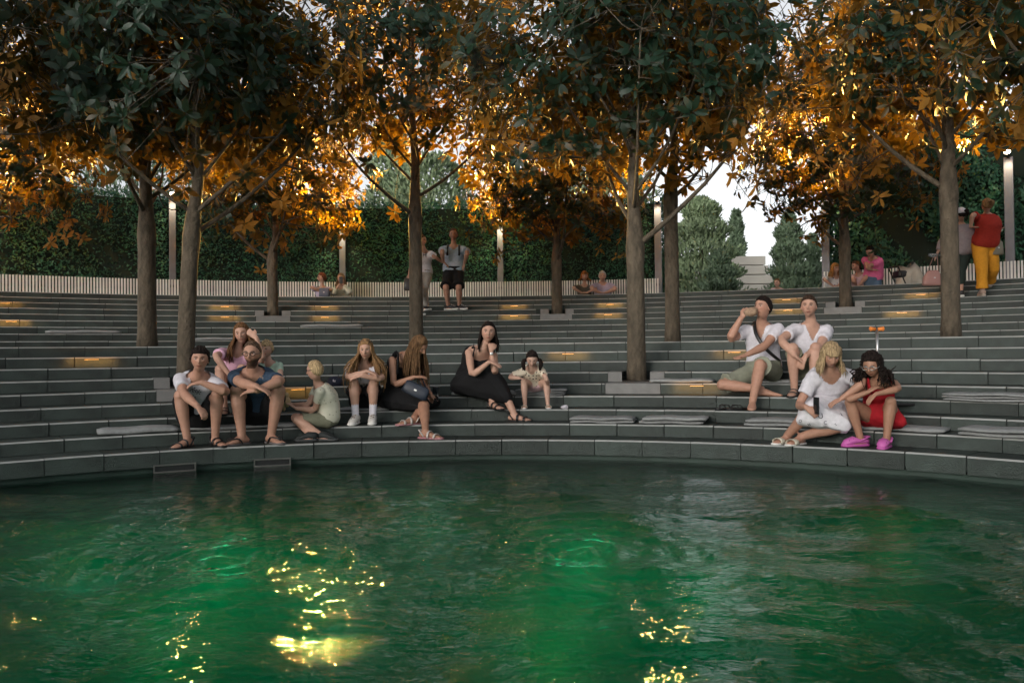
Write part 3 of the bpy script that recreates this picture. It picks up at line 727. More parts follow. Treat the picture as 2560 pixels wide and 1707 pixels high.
def headgrid(hn, hm):
    t_ = np.linspace(-math.pi, math.pi, hn, endpoint=False); ph = t_-.6*np.sin(t_); zz = np.sin(np.linspace(-1.5, 1.5, hm))   # more columns over the face
    X = []
    for z in zz:
        q = math.sqrt(1-z*z)
        for a in ph: X.append((q*math.sin(a), q*math.cos(a), z))
    X = np.array(X); F = []
    for i in range(hm-1):
        for j in range(hn): F.append((i*hn+j, (i+1)*hn+j, (i+1)*hn+(j+1) % hn, i*hn+(j+1) % hn))
    F.append(tuple(range(hn))); F.append(tuple((hm-1)*hn+j for j in range(hn))[::-1])
    return X, F
HFINE, HCOARSE = headgrid(64, 74), headgrid(32, 28)
HX, HF = HCOARSE
def headshape(Hd, push=None, jaw=.36, X=None):
    x, y, z = (HX if X is None else X).T
    b, c, a = .335*Hd, .43*Hd, .5*Hd
    lo = np.clip(-z, 0, 1)
    wf = 1-jaw*lo**1.9; df = np.where(y < 0, 1-.36*lo**1.2, 1-.04*lo)
    P = np.c_[x*b*wf, y*c*df, z*a]
    fr_ = np.clip(y, 0, 1)**2
    g_ = lambda cx, cz, sx, sz: np.exp(-((x-cx)/sx)**2-((z-cz)/sz)**2)*fr_
    pr = lambda cx, cz, sx, sz: g_(cx, cz, sx, sz)+g_(-cx, cz, sx, sz)
    nz = np.interp(z, [-.38, -.33, -.26, .1, .2], [0, .7, 1, .2, 0])*np.exp(-(x/.13)**2)*fr_
    P[:, 1] += Hd*(.12*nz+.025*pr(.15, -.29, .09, .07)-.05*pr(.37, .05, .19, .11)+.022*pr(.35, .2, .26, .07)+.03*g_(0, -.5, .24, .05)+.03*g_(0, -.61, .2, .055)-.02*g_(0, -.73, .3, .06)+.06*g_(0, -.88, .3, .14)+.016*pr(.55, -.12, .2, .18)-.012*pr(.3, -.42, .1, .2))
    if push is not None: P = P*(1+push/np.linalg.norm(P, axis=1))[:, None]
    return P
HAIRLINE = lambda y, fr=0: np.interp(y, [-1, -.3, .02, .22, .5, .8, 1], [-.62, -.5, -.3, .12, .42, .56+fr, .6+fr])

def hand(mb, wr, d, nn, h, curl, side, splay=.12):
    """palm, four jointed fingers and a thumb; nn = palm side normal"""
    d = norm(d); nn = norm(nn-d*(nn@d)); l = np.cross(d, nn)*side; s = h/1.75
    mb.loft([wr-d*.01*s, wr+d*.03*s, wr+d*.07*s, wr+d*.092*s], [.021*s, .034*s, .039*s, .034*s], [.017*s, .015*s, .014*s, .011*s], lat=l, n=10)
    for i, (o, ln) in enumerate(((-.029, .062), (-.010, .075), (.010, .072), (.028, .056))):
        p = wr+d*.085*s+l*o*s; q = norm(d+l*o*splay*20*s); P = [p-q*.012*s]; a = 0
        for j, f in enumerate((.45, .3, .25)):
            a += curl*(.55, .9, .7)[j]; v = q*math.cos(a)+nn*math.sin(a); p = p+v*ln*f*s; P.append(p)
        mb.loft(P, [.0098*s, .0095*s, .0088*s, .0075*s], n=6)
    p = wr+d*.03*s-l*.028*s; q = norm(d*.75-l*.6+nn*.35); r = norm(d*.95-l*.15+nn*.4)
    mb.loft([p, p+q*.035*s, p+q*.035*s+r*.03*s, p+q*.035*s+r*.052*s], [.013*s, .012*s, .0105*s, .008*s], n=6)

def person(label, crop, h, pel, neck, head, look=(0, 0, 0), ys=0.0, yh=None, arms=None, legs=None, female=False, bulk=1.0, hs=1.0, skin=(.42, .25, .18), hair=None,
           top=None, bottom=None, shoes=None, vox=.009, beard=None, bend=.02, eyes=True, group='people sitting on the steps', foot_z=None, standing=False, auto=None, seed=0, cat='person', headpx=True):
    ox, oy, s_ = CROP[crop]
    def S(q): return np.array([ox+q[0]/s_, oy+q[1]/s_])
    yh = ys if yh is None else yh
    up = np.array([0, 0, 1.])
    # --- skeleton
    if standing:
        px = S(pel[:2]); base = col_R(px[0], pel[2], 1.0); P0 = at_y(px[0], px[1], base[1])
    else:
        px = S((pel[0], 0)); zs = (ZT[pel[1]] if pel[1] >= 0 else 1.84)+pel[3]
        P0 = col_R(px[0], (RAD[pel[1]] if pel[1] >= 0 else 16.55)+pel[2], zs); P0[2] = zs+.052*h*bulk
    n_ = S(neck); NK = sphere_pick(P0, .30*h, n_[0], n_[1], neck[2] if len(neck) > 2 else True)
    spine = norm(NK-P0); lsh = np.array([math.cos(ys), math.sin(ys), 0.]); lhp = np.array([math.cos(yh), math.sin(yh), 0.])
    lsh = norm(lsh-spine*(lsh@spine)*.8); fsh = np.cross(lsh, spine)
    lean_s = (neck[3] if len(neck) > 3 else 0.0); lsh = norm(lsh+up*lean_s)
    hp_ = S(head); HC = sphere_pick(NK, .118*h*(1+.5*(hs-1)), hp_[0], hp_[1], True)
    yw, pt, rl = look
    hf = np.array([math.sin(yw)*math.cos(pt), -math.cos(yw)*math.cos(pt), math.sin(pt)]); hl = norm(np.cross(up, hf)); hu = np.cross(hf, hl)
    hl, hu = hl*math.cos(rl)+hu*math.sin(rl), hu*math.cos(rl)-hl*math.sin(rl)
    Hd = .133*h*hs; HAX = np.array([hl, hf, hu])
    mb = MB(); B = bulk
    back = -np.cross(lhp, spine)
    sw = (.089 if female else .098)*h
    ts = np.array([-.09, 0, .17, .40, .64, .84, .95, 1.03])
    wd = np.array([.062, .098, .094, .072 if female else .080, .088 if female else .094, .092 if female else .103, .06, .034])*h*B
    dp = np.array([.05, .070, .068, .056 if female else .060, .074 if female else .068, .054, .042, .034])*h*B
    cen = [P0+(NK-P0)*t_+back*bend*h*math.sin(math.pi*np.clip(t_, 0, 1))*2.2 for t_ in ts]
    lats = [norm(lhp*(1-np.clip(t_, 0, 1))+lsh*np.clip(t_, 0, 1)) for t_ in ts]
    mb.loft(cen, wd, dp, lat=lats, n=18, e=2.3)
    SH = {s: NK-spine*.045*h+lsh*s*sw for s in (-1, 1)}; HP = {s: P0+lhp*s*.052*h-up*.005*h for s in (-1, 1)}
    mb.loft([NK-spine*.02*h, NK+(HC-NK)*.35, HC-hu*Hd*.25-hf*Hd*.08], [.037*h*B**.5, .029*h*B**.5*(.86 if female else 1), .028*h*(.86 if female else 1)], n=12)
    HG = HFINE if vox < .01 else HCOARSE; hm_ = MB(); hm_.add(HC+headshape(Hd, X=HG[0])@HAX, HG[1])
    for s in (-1, 1): hm_.ball(HC+hl*s*Hd*.33-hf*Hd*.03-hu*Hd*.04, (Hd*.035, Hd*.075, Hd*.13), ax=np.array([hl, hf, hu]), n=10)
    la, lf, lt, ls_ = .178*h, .150*h, .25*h, .243*h
    EL, WR, KN, AN, TOE, TIP = {}, {}, {}, {}, {}, {}
    front = np.array([math.sin(yh), -math.cos(yh), 0])
    for s, key in ((-1, 'R'), (1, 'L')):
        a = (arms or {}).get(key)
        if a is None:
            WR[s] = SH[s]-up*.26*h+fsh*.12*h; EL[s] = ik(SH[s], WR[s], la, lf, None, lsh*s-fsh, 1); TIP[s] = WR[s]+norm(fsh-up*.8-lsh*s*.5)*.1
        else:
            w2 = S(a[1]); dy = a[1][2] if len(a[1]) > 2 else 0; WR[s] = at_y(w2[0], w2[1], SH[s][1]+dy*h/1.75)
            d = WR[s]-SH[s]; mx = .985*(la+lf)
            if np.linalg.norm(d) > mx: WR[s] = SH[s]+norm(d)*mx
            EL[s] = ik(SH[s], WR[s], la, lf, S(a[0]), up*-1+fsh*-.2, 6)
            t2 = S(a[2]); TIP[s] = at_y(t2[0], t2[1], WR[s][1]+(a[2][2] if len(a[2]) > 2 else 0))
        arm_r = h*B**.7*(.85 if female else 1)
        mb.ball(SH[s], .031*arm_r, n=8)
        e_, w_ = EL[s], WR[s]
        mb.loft([SH[s]-lsh*s*.01, SH[s]*.6+e_*.4, e_*.9+SH[s]*.1, e_*.85+w_*.15, e_*.68+w_*.32, e_*.3+w_*.7, w_], np.array([.031, .0305, .0245, .0262, .0265, .020, .0165])*arm_r, n=10)
        curl = a[3] if a is not None and len(a) > 3 else .35
        pn = a[4] if a is not None and len(a) > 4 else (norm(-up+fsh*-.3))
        hand(mb, WR[s], TIP[s]-WR[s], np.asarray(pn, float), h, curl, s)
        l = (legs or {}).get(key)
        if l is None:
            KN[s] = HP[s]+norm(front+lhp*s*.15)*lt*.98+up*.02; AN[s] = KN[s]-up*ls_+front*.05; TOE[s] = AN[s]+front*.1
        else:
            a2 = S(l[1]); zt = (ZT[l[1][2]] if isinstance(l[1][2], int) else l[1][2]); AN[s] = at_z(a2[0], a2[1], zt+.042*h)
            if not isinstance(l[1][2], int): AN[s] = col_R(a2[0], pel[2]+(l[1][3] if len(l[1]) > 3 else 0), zt+.042*h); AN[s][2] = zt+.042*h
            else:
                kk = l[1][2]; rr_ = math.hypot(AN[s][0]-PC[0], AN[s][1]-PC[1]); lo_, hi_ = RAD[kk]+.035*h, RAD[kk]+(l[1][3] if len(l[1]) > 3 else .2)
                if not lo_ <= rr_ <= hi_: AN[s] = col_R(a2[0], min(max(rr_, lo_), hi_), zt+.042*h); AN[s][2] = zt+.042*h
            t2 = S(l[2]); TOE[s] = at_y(t2[0], t2[1], AN[s][1]); TOE[s] = AN[s]+np.array([TOE[s][0]-AN[s][0], -abs(TOE[s][2]-AN[s][2])*(1.3 if not (1.6 < yh < 4.6) else -1.3), 0])
            KN[s] = ik(HP[s], AN[s], lt, ls_, S(l[0]), np.array([0, -1., .25]), 10)
        leg_r = h*B**.8
        k_, n2 = KN[s], AN[s]
        mb.loft([HP[s], HP[s]*.55+k_*.45, HP[s]*.12+k_*.88, k_*.94+n2*.06, k_*.7+n2*.3, k_*.35+n2*.65, n2, n2-up*.012*h], np.array([.054, .050, .036, .0345, .0355, .026, .0205, .02])*leg_r, n=12)
        mb.ball(k_+norm(k_-(HP[s]+n2)/2)*.004*h, .0355*leg_r, n=10)
        td = TOE[s]-AN[s]; td[2] = 0; td = norm(td); ld = np.cross(td, up); zf = AN[s][2]-.042*h
        foot = lambda f, z: np.array([AN[s][0]+td[0]*f*h, AN[s][1]+td[1]*f*h, zf+z*h])
        mb.loft([foot(-.040, .016), foot(-.022, .026), foot(.02, .024), foot(.06, .015), foot(.093, .010), foot(.112, .008)], np.array([.013, .02, .023, .027, .026, .017])*h, np.array([.014, .024, .023, .015, .010, .007])*h, lat=ld, n=10)
        for i in range(5):
            o_ = (-.019+.0095*i)*h; mb.ball(foot(.112-.006*abs(i-1.2), .009)+ld*o_, (.0062*h,)*3, n=6)
    J = dict(P0=P0, NK=NK, HC=HC, SH=SH, EL=EL, WR=WR, HP=HP, KN=KN, AN=AN, TOE=TOE, TIP=TIP, spine=spine, lsh=lsh, lhp=lhp, fsh=fsh, hf=hf, hl=hl, hu=hu, Hd=Hd, h=h, cen=cen, wd=wd, dp=dp, lats=lats, HAX=HAX, B=B, ts=ts, back=back, front=front, vox=vox)
    base = np.array([P0[0], P0[1], min(AN[1][2], AN[-1][2])-.042*h]); J['base'] = base
    root = empty('person', base, label, cat, group); J['root'] = root
    me = remesh(mb, vox, 2, .45)
    bm = bmesh.new(); bm.from_mesh(me); hv = [bm.verts.new(v) for v in hm_.V]
    for f in hm_.F: bm.faces.new([hv[i] for i in f]).smooth = True
    bm.to_mesh(me); bm.free(); V = co(me)
    # skin colours: lips, brows, stubble
    L = (V-HC)@HAX.T/Hd; c3 = np.tile(np.array(skin), (len(V), 1)); r_ = np.random.RandomState(seed+5)
    def paint(msk, col, f): c3[:] = c3*(1-(msk*f)[:, None])+np.array(col)*(msk*f)[:, None]
    fm = (L[:, 1] > .12)&(np.abs(L[:, 2]) < .6)&(np.linalg.norm(L, axis=1) < .8)
    fm = fm.astype(float)
    paint(fm*np.exp(-(L[:, 0]/.1)**4-((L[:, 2]+.277)/.042)**4), np.array(skin)*np.array([.72, .4, .4]), .9)
    paint(fm*np.exp(-(L[:, 0]/.1)**4-((L[:, 2]+.277)/.011)**2), np.array(skin)*.2, .9)
    hc_ = np.array(hair['col'] if hair else (.05, .03, .02))*.8
    for s in (-1, 1):
        paint(fm*np.exp(-((L[:, 0]-s*.135)/.075)**4-((L[:, 2]-.085-.02*np.cos((L[:, 0]-s*.135)*12))/.026)**2), hc_, .95)
        paint(fm*np.exp(-((L[:, 0]-s*.132)/.068)**4-((L[:, 2]-.032)/.014)**2), np.array(skin)*.12, .95)
        paint(fm*np.exp(-((L[:, 0]-s*.2)/.09)**2-((L[:, 2]+.1)/.09)**2), np.array(skin)*np.array([1.15, .8, .78]), .4)
    if beard:
        bm_ = ((L[:, 2] < -.17)&(L[:, 2] > -.62)&(L[:, 1] > -.12)&(np.abs(L[:, 0]) < .42)).astype(float)*(1-np.exp(-(L[:, 0]/.07)**2-((L[:, 2]+.265)/.03)**2)*.8)
        bm_ *= np.clip((-.16-L[:, 2])/.1+np.clip(np.abs(L[:, 0])-.16, 0, 1)*2, 0, 1)
        paint(bm_, beard[:3], beard[3])
    ca = me.color_attributes.new('Col', 'FLOAT_COLOR', 'POINT'); ca.data.foreach_set('color', np.c_[c3, np.ones(len(V))].astype(np.float32).ravel())
    setco(me, V-base); me.materials.clear(); me.materials.append(SKINM); me.name = 'body'
    bo = link('body', me, root)
    if eyes:
        for s in (-1, 1):
            e = MB(); p = HC+hl*s*Hd*.135+hf*Hd*.345+hu*Hd*.012; e.ball(p, (Hd*.062, Hd*.03, Hd*.026), ax=HAX, n=10, k=0); e.ball(p+hf*Hd*.02, (Hd*.03, Hd*.014, Hd*.026), ax=HAX, n=8, k=1)
            e.build('eye', [EYEW, EYED], root)
    if hair: make_hair(J, hair, seed)
    for g_ in (top or []): garment(J, g_, seed)
    for g_ in (bottom or []): garment(J, g_, seed+1)
    if shoes:
        for s in (-1, 1): shoe(J, s, shoes)
    return J

def make_hair(J, hr, seed):
    Hd, HC, HAX, root = J['Hd'], J['HC'], J['HAX'], J['root']; hu, hl, hf = J['hu'], J['hl'], J['hf']
    HG = HFINE if J['vox'] < .01 else HCOARSE; x, y, z = HG[0].T; r_ = np.random.RandomState(seed+9)
    zl = HAIRLINE(y, hr.get('front', 0)); th = hr.get('thick', .05)
    t_ = np.where(z > zl, th*(.35+.65*np.clip((z-zl)/.3, 0, 1))*Hd, -.05*Hd)
    if hr.get('fringe'): f_ = (np.abs(x) < .75)&(y > .2)&(z > hr['fringe']); t_ = np.where(f_, th*.8*Hd, t_)
    jit = 1+hr.get('mess', .25)*(np.sin(x*17+seed)+np.sin(y*19+z*13+seed*2)+np.sin(z*23+x*11))*.4
    t_ = np.where(t_ > 0, t_*jit, t_)
    mb = MB(); mb.add(HC+headshape(Hd, t_, X=HG[0])@HAX, HG[1])
    up = np.array([0, 0, 1.])
    if hr.get('long'):
        Lh = hr['long']*J['h']; n = hr.get('n', 64); a0 = hr.get('a0', 2.2)
        for i in range(n):
            al = -a0+2*a0*(i+r_.rand())/n           # 0 = back of the head
            dh = -hf*math.cos(al)+hl*math.sin(al)
            dirw = norm(dh); sc = HC+hu*Hd*(.34+.1*r_.rand())+dh*Hd*.16
            p1 = HC+hu*Hd*.18+dh*Hd*(.36+.03*r_.rand())*(1.05 if abs(al) < 1 else .93)
            p2 = HC-hu*Hd*.22+dh*Hd*(.40+.05*r_.rand())*(1 if abs(al) < 1 else .95)
            ln = Lh*r_.uniform(.72, 1.08); spread = hr.get('spread', .35)
            drop = norm(-up+np.asarray(hr.get('dir', (0, 0, 0)), float))
            p3 = p2+drop*ln*.5+dirw*Hd*spread*r_.uniform(.3, 1.0); p4 = p3+drop*ln*.5+dirw*Hd*spread*.25*r_.uniform(-.6, 1)+r_.normal(0, .012, 3)
            if hr.get('wave'): p3 = p3+r_.normal(0, hr['wave']*.05, 3); p4 = p4+r_.normal(0, hr['wave']*.06, 3)
            P = smoothpath([sc, p1, p2, p3, p4], 10); rr = np.array([.4, .85, 1, 1, .98, .92, .84, .7, .5, .2])*Hd*hr.get('lock', .068)
            mb.loft(P, rr, rr*.6, n=5)
    if hr.get('tail'):
        p = HC-hf*Hd*.42+hu*Hd*.12; q = hr['tail']; P = smoothpath([p+hf*.02, p-hf*.05*1+up*.01, p-hf*.06-up*q*.4, p-hf*.05-up*q], 8); mb.loft(P, np.array([.5, 1, 1.1, 1.1, 1, .9, .6, .2])*Hd*.13, n=8)
    if hr.get('pig'):
        for s in (-1, 1):
            p = HC+hl*s*Hd*.36-hu*Hd*.02; P = smoothpath([p, p+hl*s*.03-up*.03, p+hl*s*.03-up*hr['pig']*.6, p+hl*s*.015-up*hr['pig']], 10); mb.loft(P, np.array([.5, .9, 1.1, 1, 1.15, 1, 1.1, .9, .7, .25])*Hd*.12, n=7)
    mb.build('hair', hairm(hr['col']), root)

def garment(J, g, seed):
    """g: dict(kind, mat, ...)"""
    h, B, root = J['h'], J['B'], J['root']; k = g['kind']; mb = MB(); vox = max(.0115, J['vox']*1.2); off = g.get('off', .011)*h
    up = np.array([0, 0, 1.]); it = 3; P0, NK = J['P0'], J['NK']
    if k in ('shirt', 'tank'):
        t0 = g.get('t0', -.02); t1 = g.get('t1', .985 if k == 'shirt' else .80)
        tt = np.linspace(t0, t1, 9); cen = np.array([[np.interp(t_, J['ts'], np.array(J['cen'])[:, i]) for i in range(3)] for t_ in tt])
        wd = np.interp(tt, J['ts'], J['wd'])+off; dp = np.interp(tt, J['ts'], J['dp'])+off
        loose = g.get('loose', .006)*h; wd = wd+loose*np.sin(np.clip((1-tt)*2.4, 0, 3.14)); dp = dp+loose*np.sin(np.clip((1-tt)*2.4, 0, 3.14))
        lats = [norm(J['lhp']*(1-np.clip(t_, 0, 1))+J['lsh']*np.clip(t_, 0, 1)) for t_ in tt]
        mb.loft(cen, wd, dp, lat=lats, n=20, e=2.4)
        if k == 'shirt':
            for s in (-1, 1):
                f = g.get('sleeve', .55); a, e, w_ = J['SH'][s], J['EL'][s], J['WR'][s]
                ar = h*B**.7
                if f <= 1: P = [a-J['lsh']*s*.03*h, a+(e-a)*.15, a+(e-a)*f*.6, a+(e-a)*f]; rr = np.array([.038, .039, .036, .036+g.get('flare', .0)])*ar+off*.35; mb.ball(a, .0365*ar+off*.5, n=10)
                else: P = [a-J['lsh']*s*.03*h, a+(e-a)*.3, e, e+(w_-e)*.5, e+(w_-e)*(f-1)]; rr = np.array([.040, .042, .036, .032, .025])*ar+off*.6
                mb.loft(smoothpath(P, 8), np.interp(np.linspace(0, 1, 8), np.linspace(0, 1, len(rr)), rr), n=12)
        else:
            for s in (-1, 1):
                f = J['fsh']; c = NK-J['spine']*.03*h+J['lsh']*s*(.068*h)
                mb.loft(smoothpath([c-J['spine']*.10*h+f*.062*h, c+f*.03*h+J['spine']*.022*h, c-f*.01*h+J['spine']*.03*h, c-f*.055*h-J['spine']*.07*h], 9), .012*h if not g.get('wide') else .022*h, .009*h, n=7)
    if k in ('shorts', 'pants'):
        mb.loft([P0-J['spine']*.04*h, P0, P0+J['spine']*.07*h], np.array([.09, .108, .1])*h*B+off*.5, np.array([.07, .083, .078])*h*B+off*.5, lat=J['lhp'], n=16, e=2.4)
        for s in (-1, 1):
            a, e, n2 = J['HP'][s], J['KN'][s], J['AN'][s]; f = g.get('len', .8)
            if f <= 1: P = [a, a+(e-a)*.4*f, a+(e-a)*.8*f, a+(e-a)*f]; rr = np.array([.058, .053, .046, .044+g.get('flare', .002)])*h*B**.8+off*.6
            else: P = [a, (a+e)/2, e, e+(n2-e)*.5, e+(n2-e)*(f-1)]; rr = np.array([.06, .055, .043, .036, .033+g.get('flare', 0)])*h*B**.8+off*.7
            mb.loft(smoothpath(P, 9), np.interp(np.linspace(0, 1, 9), np.linspace(0, 1, len(rr)), rr), n=14)
    if k == 'skirt':
        f = g.get('len', 1.0); pts = []
        def ball(c, r):
            for i in range(14):
                v = norm(np.array([math.cos(i*2.4)*math.sqrt(1-((i+.5)/7-1)**2), math.sin(i*2.4)*math.sqrt(1-((i+.5)/7-1)**2), (i+.5)/7-1])); pts.append(c+v*r)
        for s in (-1, 1):
            a, e, n2 = J['HP'][s], J['KN'][s], J['AN'][s]
            ball(a+J['lhp']*s*.02*h, .075*h); ball(a+(e-a)*min(f, 1), .048*h*g.get('fl', 1))
            if f > 1: ball(e+(n2-e)*(f-1), .045*h*g.get('fl', 1))
        for q in g.get('extra', []): ball(np.asarray(q(J) if callable(q) else q, float), g.get('er', .04))
        ball(P0+J['spine']*.08*h, .075*h)
        bm = bmesh.new()
        for p in pts: bm.verts.new(p)
        bmesh.ops.convex_hull(bm, input=bm.verts[:]); 
        for v in [v for v in bm.verts if not v.link_faces]: bm.verts.remove(v)
        bm.verts.index_update(); mb.add([np.array(v.co) for v in bm.verts], [[v.index for v in q.verts] for q in bm.faces]); bm.free(); it = 6
    me = remesh(mb, vox, it, .5)
    wrinkle(me, g.get('wr', .0035), seed*3+len(k), g.get('wsc', 1.0)*1.0)
    if k == 'shirt':                           # open the neckline
        dpt, hw = g.get('neck', (.04, .046)); V = co(me); Q = V-NK; f_ = Q@J['fsh']; l_ = np.abs(Q@J['lsh']); z_ = -(Q@J['spine'])
        cut = (z_ < .012*h)&(np.hypot(f_, l_) < .062*h) | (f_ > 0)&(z_ < dpt*h)&(l_ < hw*h*np.clip(1-z_/(dpt*h), 0, 1)**g.get('vexp', .5))
        bm = bmesh.new(); bm.from_mesh(me); bm.verts.ensure_lookup_table(); bmesh.ops.delete(bm, geom=[bm.verts[i] for i in np.where(cut)[0]], context='VERTS'); bm.to_mesh(me); bm.free()
    V = co(me); setco(me, V-J['base'])
    me.materials.clear(); me.materials.append(g['mat']); me.name = g.get('name', k)
    o = link(g.get('name', k), me, root)
    if g.get('label'): o['label'] = g['label']
    return o

def shoe(J, s, kind):
    h, root, an, toe = J['h'], J['root'], J['AN'][s], J['TOE'][s]; k = kind['kind']; up = np.array([0, 0, 1.])
    td = toe-an; td[2] = 0; td = norm(td); ld = np.cross(td, up); zf = an[2]-.042*h
    ft = lambda f, z=0, l=0: np.array([an[0]+td[0]*f*h, an[1]+td[1]*f*h, zf+z*h])+ld*l*h
    mb = MB()
    if k in ('flipflop', 'sandal', 'slide'):
        mb.loft([ft(-.05, .003), ft(-.03, .003), ft(.02, .003), ft(.07, .003), ft(.11, .003), ft(.125, .003)], np.array([.012, .024, .026, .031, .027, .012])*h, np.full(6, .0065*h), lat=ld, n=12, e=3, k=0)
        if k == 'flipflop':
            for q in (-1, 1): mb.loft(smoothpath([ft(.095, .024), ft(.07, .034, q*.013), ft(.035, .034, q*.026), ft(.015, .006, q*.03)], 7), .006*h, .004*h, n=6, k=1)
        else:
            bands = ((.07, .034),) if k == 'slide' else ((.075, .031), (.03, .046))
            for f, z in bands:
                wd_ = .022*h if k == 'slide' else .008*h
                mb.loft(smoothpath([ft(f, .004, -.031), ft(f, z*.75, -.027), ft(f, z, 0), ft(f, z*.75, .027), ft(f, .004, .031)], 9), wd_, .003*h, lat=td, n=6, k=1)
            if k == 'sandal': mb.loft(smoothpath([ft(-.0, .012, -.024), ft(-.035, .05, -.016), ft(-.045, .05, 0), ft(-.035, .05, .016), ft(0, .012, .024)], 9), .006*h, .003*h, n=6, k=1)
        nm = {'flipflop': 'flip_flop', 'sandal': 'sandal', 'slide': 'slide_sandal'}[k]
    else:
        mb.loft([ft(-.052, .012), ft(-.03, .012), ft(.02, .011), ft(.07, .011), ft(.112, .011), ft(.13, .013)], np.array([.014, .027, .027, .033, .029, .012])*h, np.full(6, .011*h), lat=ld, n=12, e=3, k=0)
        if k == 'croc':
            mb.loft([ft(-.05, .03), ft(-.03, .036), ft(.015, .036), ft(.055, .042), ft(.10, .028), ft(.122, .02)], np.array([.014, .028, .030, .036, .031, .014])*h, np.array([.018, .016, .016, .026, .022, .01])*h, lat=ld, n=12, k=1)
            mb.loft(smoothpath([ft(.02, .042, -.03), ft(-.035, .062, -.024), ft(-.055, .064, 0), ft(-.035, .062, .024), ft(.02, .042, .03)], 9), .008*h, .005*h, n=6, k=1)
            for i in range(5): mb.ball(ft(.05+.014*i, .058-.005*i, (-.024 if i % 2 else .006)), .0045*h, n=6, k=2)
        else:
            mb.loft([ft(-.048, .035), ft(-.03, .042), ft(.02, .044), ft(.06, .032), ft(.1, .024), ft(.122, .018)], np.array([.018, .027, .027, .030, .027, .012])*h, np.array([.026, .03, .03, .022, .016, .009])*h, lat=ld, n=12, k=1)
            mb.loft([an+up*(-.012*h), an+up*.012*h], [.029*h, .028*h], n=10, k=1)
            if k == 'sneaker': mb.loft(smoothpath([ft(.03, .066, -.012), ft(.05, .058, .012), ft(.062, .052, -.012), ft(.078, .044, .012)], 8), .004*h, n=5, k=2)
        nm = {'croc': 'clog', 'sneaker': 'sneaker', 'boat': 'shoe'}[k] if k in ('croc', 'sneaker', 'boat') else 'shoe'
    mb.build(nm, kind['mats'], root)
    if kind.get('sock'):
        sk = MB(); kn = J['KN'][s]; d = norm(kn-an); sk.loft([an-up*.03*h, an, an+d*.03*h, an+d*kind['sock']*h], np.array([.027, .0245, .025, .027])*h, n=12); sk.build('sock', kind['sockmat'], root)

def glasses(J, m_, r=.105, dz=.012, sun=False, lens=None):
    HC, Hd, HAX, hl, hf, hu = J['HC'], J['Hd'], J['HAX'], J['hl'], J['hf'], J['hu']
    mb = MB()
    for s in (-1, 1):
        c = HC+hl*s*Hd*.145+hf*Hd*.44+hu*Hd*dz
        P = [c+hl*math.cos(a)*Hd*r+hu*math.sin(a)*Hd*r*.8 for a in np.linspace(0, 2*math.pi, 17)]; mb.loft(P, .0032, n=5, cap=False)
        e = c+hl*s*Hd*r; mb.loft([e, e+hl*s*Hd*.09-hf*Hd*.1, HC+hl*s*Hd*.385+hu*Hd*.03-hf*Hd*.05], .003, n=5)
    mb.loft([HC-hl*Hd*.045+hf*Hd*.47+hu*Hd*(dz+.02), HC+hl*Hd*.045+hf*Hd*.47+hu*Hd*(dz+.02)], .003, n=5)
    return mb.build('glasses', m_, J['root'])
def slab(J, name, c, sz, ax, m_, bev=.003):
    mb = MB(); mb.box(c, sz, ax=ax, bev=bev); return mb.build(name, m_, J['root'])

# ------------------------------------------------------------------ clothes
C_ = {}
C_['white'] = smat('white_cotton', (.62, .6, .65)); C_['offwhite'] = smat('cream_cotton', (.6, .58, .48)); C_['navy'] = smat('navy_cotton', (.035, .06, .1))
C_['black'] = smat('black_cloth', (.008, .008, .009)); C_['pink'] = smat('pink_cotton', (.7, .42, .55)); C_['mint'] = smat('mint_cotton', (.45, .62, .5))
C_['grey'] = smat('grey_cotton', (.25, .25, .27)); C_['khaki'] = smat('khaki_cotton', (.2, .2, .14)); C_['sage'] = smat('sage_cotton', (.25, .26, .2)); C_['red'] = smat('red_cotton', (.35, .012, .02)); C_['darkred'] = smat('dark_red_cotton', (.3, .025, .015))
C_['blue'] = smat('pale_blue_cotton', (.36, .43, .52)); C_['mustard'] = smat('mustard_trousers', (.55, .24, .02)); C_['hotpink'] = smat('bright_pink_cotton', (.75, .16, .33)); C_['jeans'] = smat('blue_denim', (.1, .16, .24)); C_['lilac'] = smat('lilac_cotton', (.45, .38, .48)); C_['greige'] = smat('pale_grey_trousers', (.36, .33, .3)); C_['olive'] = smat('dark_olive_cotton', (.1, .09, .07)); C_['dkgreen'] = smat('dark_green_trousers', (.02, .03, .025)); C_['mauve'] = smat('grey_mauve_cotton', (.26, .22, .23))
def dotmat(name, base, dot, sc, thr, rnd=1.0):
    m_ = smat(name, base); t = m_.node_tree; b = t.nodes['Principled BSDF']; tc = t.nodes.new('ShaderNodeTexCoord'); v = t.nodes.new('ShaderNodeTexVoronoi'); v.inputs['Scale'].default_value = sc; v.inputs['Randomness'].default_value = rnd
    cr = t.nodes.new('ShaderNodeMath'); cr.operation = 'LESS_THAN'; cr.inputs[1].default_value = thr; mx = t.nodes.new('ShaderNodeMix'); mx.data_type = 'RGBA'; mx.inputs['A'].default_value = (*base, 1); mx.inputs['B'].default_value = (*dot, 1)
    t.links.new(tc.outputs['Object'], v.inputs['Vector']); t.links.new(v.outputs['Distance'], cr.inputs[0]); t.links.new(cr.outputs[0], mx.inputs['Factor']); t.links.new(mx.outputs['Result'], b.inputs['Base Color']); return m_
C_['dots'] = dotmat('spotted_cotton', (.66, .58, .46), (.04, .025, .025), 26, .27, .5)
C_['floral'] = dotmat('floral_cotton', (.62, .6, .6), (.08, .09, .2), 14, .26)
C_['pattern'] = dotmat('printed_cotton', (.6, .58, .47), (.36, .35, .26), 26, .22)
C_['skirt'] = smat('white_striped_cotton', (.7, .68, .72)); C_['pinkstripe'] = smat('pale_pink_cotton', (.6, .4, .42))
